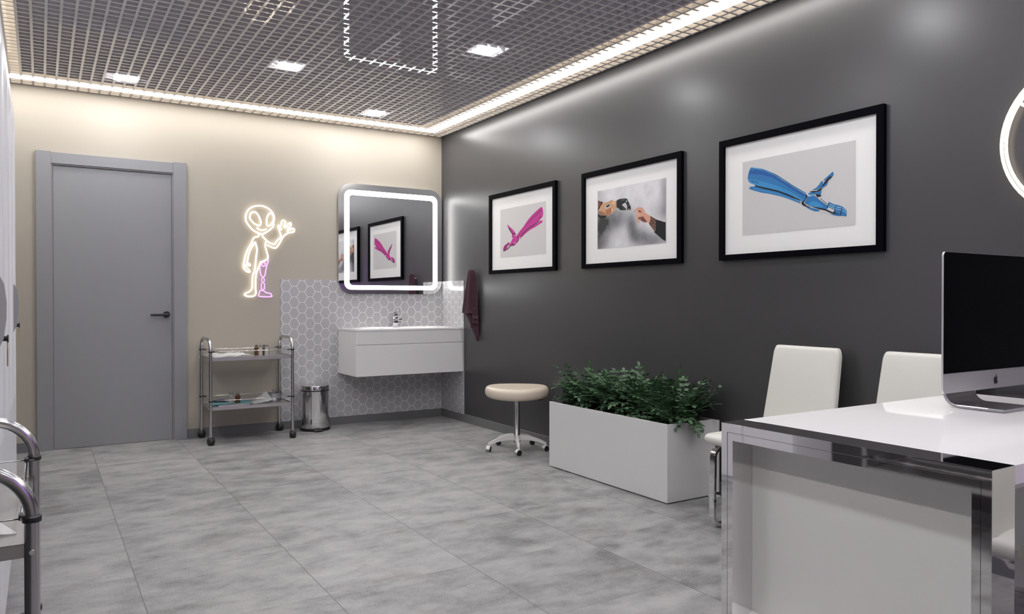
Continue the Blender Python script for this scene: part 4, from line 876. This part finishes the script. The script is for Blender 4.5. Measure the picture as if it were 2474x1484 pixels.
# ------------------------------------------------------------ cantilever chairs
def make_chair(label):
    """faces local -x"""
    t = thing('visitor_chair', label, 'chair', (0, 0, 0), 0, 'white cantilever chairs')
    bm = NB(); nx, ny = 18, 18; sx, sy = 0.215, 0.21; top, bot = [], []
    def grid(zf):
        G = []
        for j in range(ny + 1):
            r = []
            for i in range(nx + 1):
                u, v = -1 + 2 * i / nx, -1 + 2 * j / ny
                m = (abs(u) ** 5 + abs(v) ** 5) ** 0.2
                q = max(abs(u), abs(v)); k = 1.0 if q < 1e-6 else min(1.0, q / m if m > 0 else 1)
                uu, vv = u * (0.55 + 0.45 * k), v * (0.55 + 0.45 * k)
                edge = min(1.0, (abs(u) ** 6 + abs(v) ** 6))
                r.append(bm.verts.new((uu * sx - 0.02, vv * sy, zf(edge))))
            G.append(r)
        return G
    T = grid(lambda e: 0.476 - 0.014 * e); Bt = grid(lambda e: 0.405 + 0.010 * e)
    for G, fl in ((T, 0), (Bt, 1)):
        for j in range(ny):
            for i in range(nx):
                q = (G[j][i], G[j][i+1], G[j+1][i+1], G[j+1][i]); bm.faces.new(q if not fl else q[::-1]).smooth = True
    def rim(G): return [G[0][i] for i in range(nx)] + [G[j][nx] for j in range(ny)] + [G[ny][i] for i in range(nx, 0, -1)] + [G[j][0] for j in range(ny, 0, -1)]
    a, b = rim(T), rim(Bt); n = len(a)
    rings = [a] + [[bm.verts.new(((p.co.x + 0.02) * kk - 0.02, p.co.y * kk, p.co.z * (1 - f) + q.co.z * f)) for p, q in zip(a, b)] for kk, f in ((1.032, 0.12), (1.055, 0.32), (1.06, 0.5), (1.055, 0.68), (1.032, 0.88))] + [b]
    for A, B_ in zip(rings, rings[1:]):
        for k in range(n): bm.faces.new((A[k], A[(k+1) % n], B_[(k+1) % n], B_[k])).smooth = True
    obj('seat', bm, M_LEATHER, t, smooth=70)
    # backrest: rounded, narrowing upward, leaning back
    bm = NB(); z0, z1 = 0.44, 0.885
    def outline(ins): 
        pts = rrect(-1, 1, 0, 1, 0.10, 5)
        o = []
        for u, v in pts:
            # rounding is measured in width units; squash vertically
            hw = 0.213 - 0.018 * v
            o.append((u * (hw - ins), z0 + ins + v * (z1 - z0 - 2 * ins)))
        return o
    def bx(z, d): return 0.150 + 0.080 * (z - z0) / (z1 - z0) + 0.010 * math.sin((z - z0) / (z1 - z0) * math.pi) + d
    sec = [(0.012, 0.0), (0.003, 0.004), (0.0, 0.010), (0.0, 0.030), (0.003, 0.036), (0.012, 0.040)]
    R = [[bm.verts.new((bx(v, d), u, v)) for u, v in outline(ins)] for ins, d in sec]
    for A, B_ in zip(R, R[1:]):
        for k in range(len(A)): bm.faces.new((A[k], A[(k+1) % len(A)], B_[(k+1) % len(A)], B_[k])).smooth = True
    bm.faces.new(R[0][::-1]).smooth = True; bm.faces.new(R[-1]).smooth = True
    back = obj('backrest', bm, M_LEATHER, t, smooth=50)
    bm = NB()
    for d in (0.013, 0.027):
        tube(bm, [(bx(v, d), u * 1.003, v) for u, v in outline(-0.0006)], 0.0016, 6, closed=True)
    obj('piping', bm, M_LEATHER, back)
    for s in (-1, 1):
        y = s * 0.172
        pts = [(0.17, y, 0.47), (0.165, y, 0.415)] + [(0.145 - 0.02 * math.sin(a), y, 0.415 - 0.02 * (1 - math.cos(a))) for a in (0.5, 1.0, 1.57)]
        pts += [(-0.10, y, 0.393)]
        pts += [(-0.165 - 0.045 * math.sin(a), y, 0.348 + 0.045 * math.cos(a)) for a in (0.0, 0.4, 0.8, 1.2, 1.57)]
        pts += [(-0.213, y, 0.20)]
        pts += [(-0.160 - 0.055 * math.cos(a), y, 0.0665 - 0.055 * math.sin(a)) for a in (0.0, 0.4, 0.8, 1.2, 1.57)]
        pts += [(0.10, y, 0.0115), (0.20, y, 0.0115)]
        bm = NB(); flatbar(bm, pts, 0.034, 0.023, (0, 1, 0)); lg = obj('leg', bm, M_CHROME, t, smooth=40)
        bm = NB(); lathe(bm, [(0, -0.008), (0.006, -0.006), (0.0085, 0), (0.006, 0.006), (0, 0.008)], (-0.195, y + 0.006, 0.404), 14); obj('bolt', bm, M_CHROME, lg, smooth=60)
    bm = NB(); cyl(bm, (0.19, -0.172, 0.0115), (0.19, 0.172, 0.0115), 0.0105, 14); obj('floor_bar', bm, M_CHROME, t, smooth=40)
    return t
ch = make_chair('white leather cantilever chair against the dark wall, nearest the planter')
place(ch, (-0.312, -4.162, 0), math.radians(-3), ch['label'])
place(copy_tree(ch), (-0.312, -4.780, 0), 0.0, 'white leather cantilever chair against the dark wall, half hidden by the monitor')
place(copy_tree(ch), (-0.885, -5.835, 0), math.radians(-90), 'white leather cantilever chair tucked under the right side of the desk')

# ------------------------------------------------------------ desk
X0, X1, Y0, Y1, ZT = -1.573, -0.10, -5.002, -5.764, 0.750
t = thing('desk', 'glossy white desk with mirror chrome end frames in the right foreground', 'desk', (-0.83, -5.383, 0))
bm = NB(); box(bm, X0 + 0.1005, X1 - 0.1005, Y1, Y0, 0.7055, ZT, 0.0008, 1); obj('tabletop', bm, M_GLOSS, t, at=t.location)
bm = NB(); box(bm, X0 + 0.1005, X1 - 0.1005, Y1 + 0.001, Y0 - 0.001, 0.697, 0.7052); obj('underside_rail', bm, M_ALU, t, at=t.location)
fnyz = lambda u, v, d: (d, u, v)
def rect_(y0, y1, z0, z1): return [(y0, z0), (y1, z0), (y1, z1), (y0, z1)]
M_DCH = mat('polished_chrome', (0.80, 0.79, 0.80, 1), 0.035, 1.0)
for xa, xb, f in ((X0, X0 + 0.10, 1), (X1 - 0.10, X1, -1)):
    bm = NB(); ringprism(bm, rect_(Y0, Y1, 0.0, ZT), rect_(Y0 - 0.0228, Y1 + 0.0228, 0.0228, ZT - 0.0262), fnyz, xa, xb)
    bmesh.ops.bevel(bm, geom=[e for e in bm.edges], offset=0.0006, segments=1, affect='EDGES')
    fr = obj('end_frame', bm, M_DCH, t, at=t.location)
    bm = NB(); ringprism(bm, rect_(Y0 - 0.0237, Y1 + 0.0237, 0.0237, ZT - 0.0271), rect_(Y0 - 0.0425, Y1 + 0.0425, 0.0425, ZT - 0.0495), fnyz, xa + 0.0008, xb - 0.0008)
    obj('inner_frame', bm, M_DCH, fr, at=t.location)
    bm = NB(); px = xa + 0.087 if f > 0 else xb - 0.097
    box(bm, px, px + 0.010, Y1 + 0.0427, Y0 - 0.0427, 0.0427, ZT - 0.05)
    # sloping kick ledge along the foot of the recess
    pr = [(px - 0.0005, 0.178), (px - 0.0845, 0.150), (px - 0.0845, 0.043), (px - 0.0005, 0.043)] if f > 0 else [(px + 0.0105, 0.178), (px + 0.09, 0.150), (px + 0.09, 0.043), (px + 0.0105, 0.043)]
    prism(bm, pr, lambda u, v, d: (u, d, v), Y1 + 0.043, Y0 - 0.043)
    obj('end_panel', bm, M_PANEL, t, at=t.location)
bm = NB(); box(bm, -0.62, -0.22, -5.50, -5.06, 0.30, 0.696, 0.002, 1); ped = obj('drawer_pedestal', bm, M_ALU, t, at=t.location)
for z in (0.306, 0.436, 0.566):
    bm = NB(); box(bm, -0.615, -0.225, -5.518, -5.501, z, z + 0.124, 0.0015, 1); obj('drawer_front', bm, M_ALU, ped, at=t.location)

# ------------------------------------------------------------ desktop computer
t = thing('desktop_computer', 'slim silver all-in-one computer with black screen standing on the white desk', 'computer', (-0.561, -5.28, 0.7505))
cx, hw = -0.561, 0.325; zb, zt_, zc = 0.8195, 1.2715, 0.8835; yf = -5.290
bm = NB()
outer = rrect(cx - hw, cx + hw, zb, zt_, 0.014, 6)
secs = [(0.0, 0.0), (0.0, 0.006), (0.03, 0.010), (0.10, 0.020), (0.17, 0.032), (0.21, 0.038)]
R = []
for ins, d in secs:
    kx, kz = (hw - ins) / hw, ((zt_ - zb) / 2 - ins) / ((zt_ - zb) / 2); mz = (zt_ + zb) / 2
    R.append([bm.verts.new((cx + (u - cx) * kx, yf + 0.0008 + d, mz + (v - mz) * kz)) for u, v in outer])
for A, B_ in zip(R, R[1:]):
    for k in range(len(A)): bm.faces.new((A[k], A[(k+1) % len(A)], B_[(k+1) % len(A)], B_[k]))
bm.faces.new(R[0][::-1]); bm.faces.new(R[-1])
hs = obj('housing', bm, M_ALU, t, smooth=30, at=t.location)
tops = [p for p in rrect(cx - hw + 0.0012, cx + hw - 0.0012, zc, zt_ - 0.0012, 0.013, 6) if p[1] > zc + 0.1] + [(cx - hw + 0.0012, zc), (cx + hw - 0.0012, zc)]
bm = NB(); prism(bm, tops, fnxz, yf - 0.0006, yf + 0.0006); obj('screen', bm, M_SCREEN, t, at=t.location)
# fruit shaped emblem on the chin
bm = NB(); s = 0.0265
def em(pts): return [(cx + 0.001 + a * s, 0.8475 + b * s) for a, b in pts]
body = [(0.0, 0.36), (0.14, 0.42), (0.28, 0.42), (0.42, 0.33), (0.36, 0.27), (0.31, 0.16), (0.30, 0.04), (0.33, -0.07), (0.40, -0.15), (0.46, -0.18), (0.40, -0.32), (0.31, -0.44), (0.20, -0.51), (0.10, -0.48), (0.0, -0.46), (-0.10, -0.48), (-0.21, -0.51), (-0.33, -0.42), (-0.43, -0.24), (-0.47, -0.02), (-0.45, 0.18), (-0.36, 0.34), (-0.24, 0.42), (-0.12, 0.42)]
prism(bm, em(body), fnxz, yf - 0.0004, yf + 0.0004)
leaf = [(0.0, 0.45), (0.02, 0.58), (0.10, 0.69), (0.21, 0.74), (0.20, 0.62), (0.13, 0.52)]
prism(bm, em(leaf), fnxz, yf - 0.0004, yf + 0.0004)
obj('emblem', bm, M_BLACK, t, at=t.location)
# bent sheet stand
pts = [(-5.366, 0.7562), (-5.24, 0.7562)] + [(-5.219 + 0.046 * math.sin(a), 0.8022 - 0.046 * math.cos(a)) for a in (0.0, 0.3, 0.6, 0.9, 1.2, 1.5, 1.8)]
pts += [(-5.188, 0.90), (-5.215, 1.00), (-5.244, 1.06)]
bm = NB(); flatbar(bm, [(cx - 0.008, y, z) for y, z in pts], 0.196, 0.010, (1, 0, 0)); obj('stand', bm, M_STAND, t, smooth=40, at=t.location)
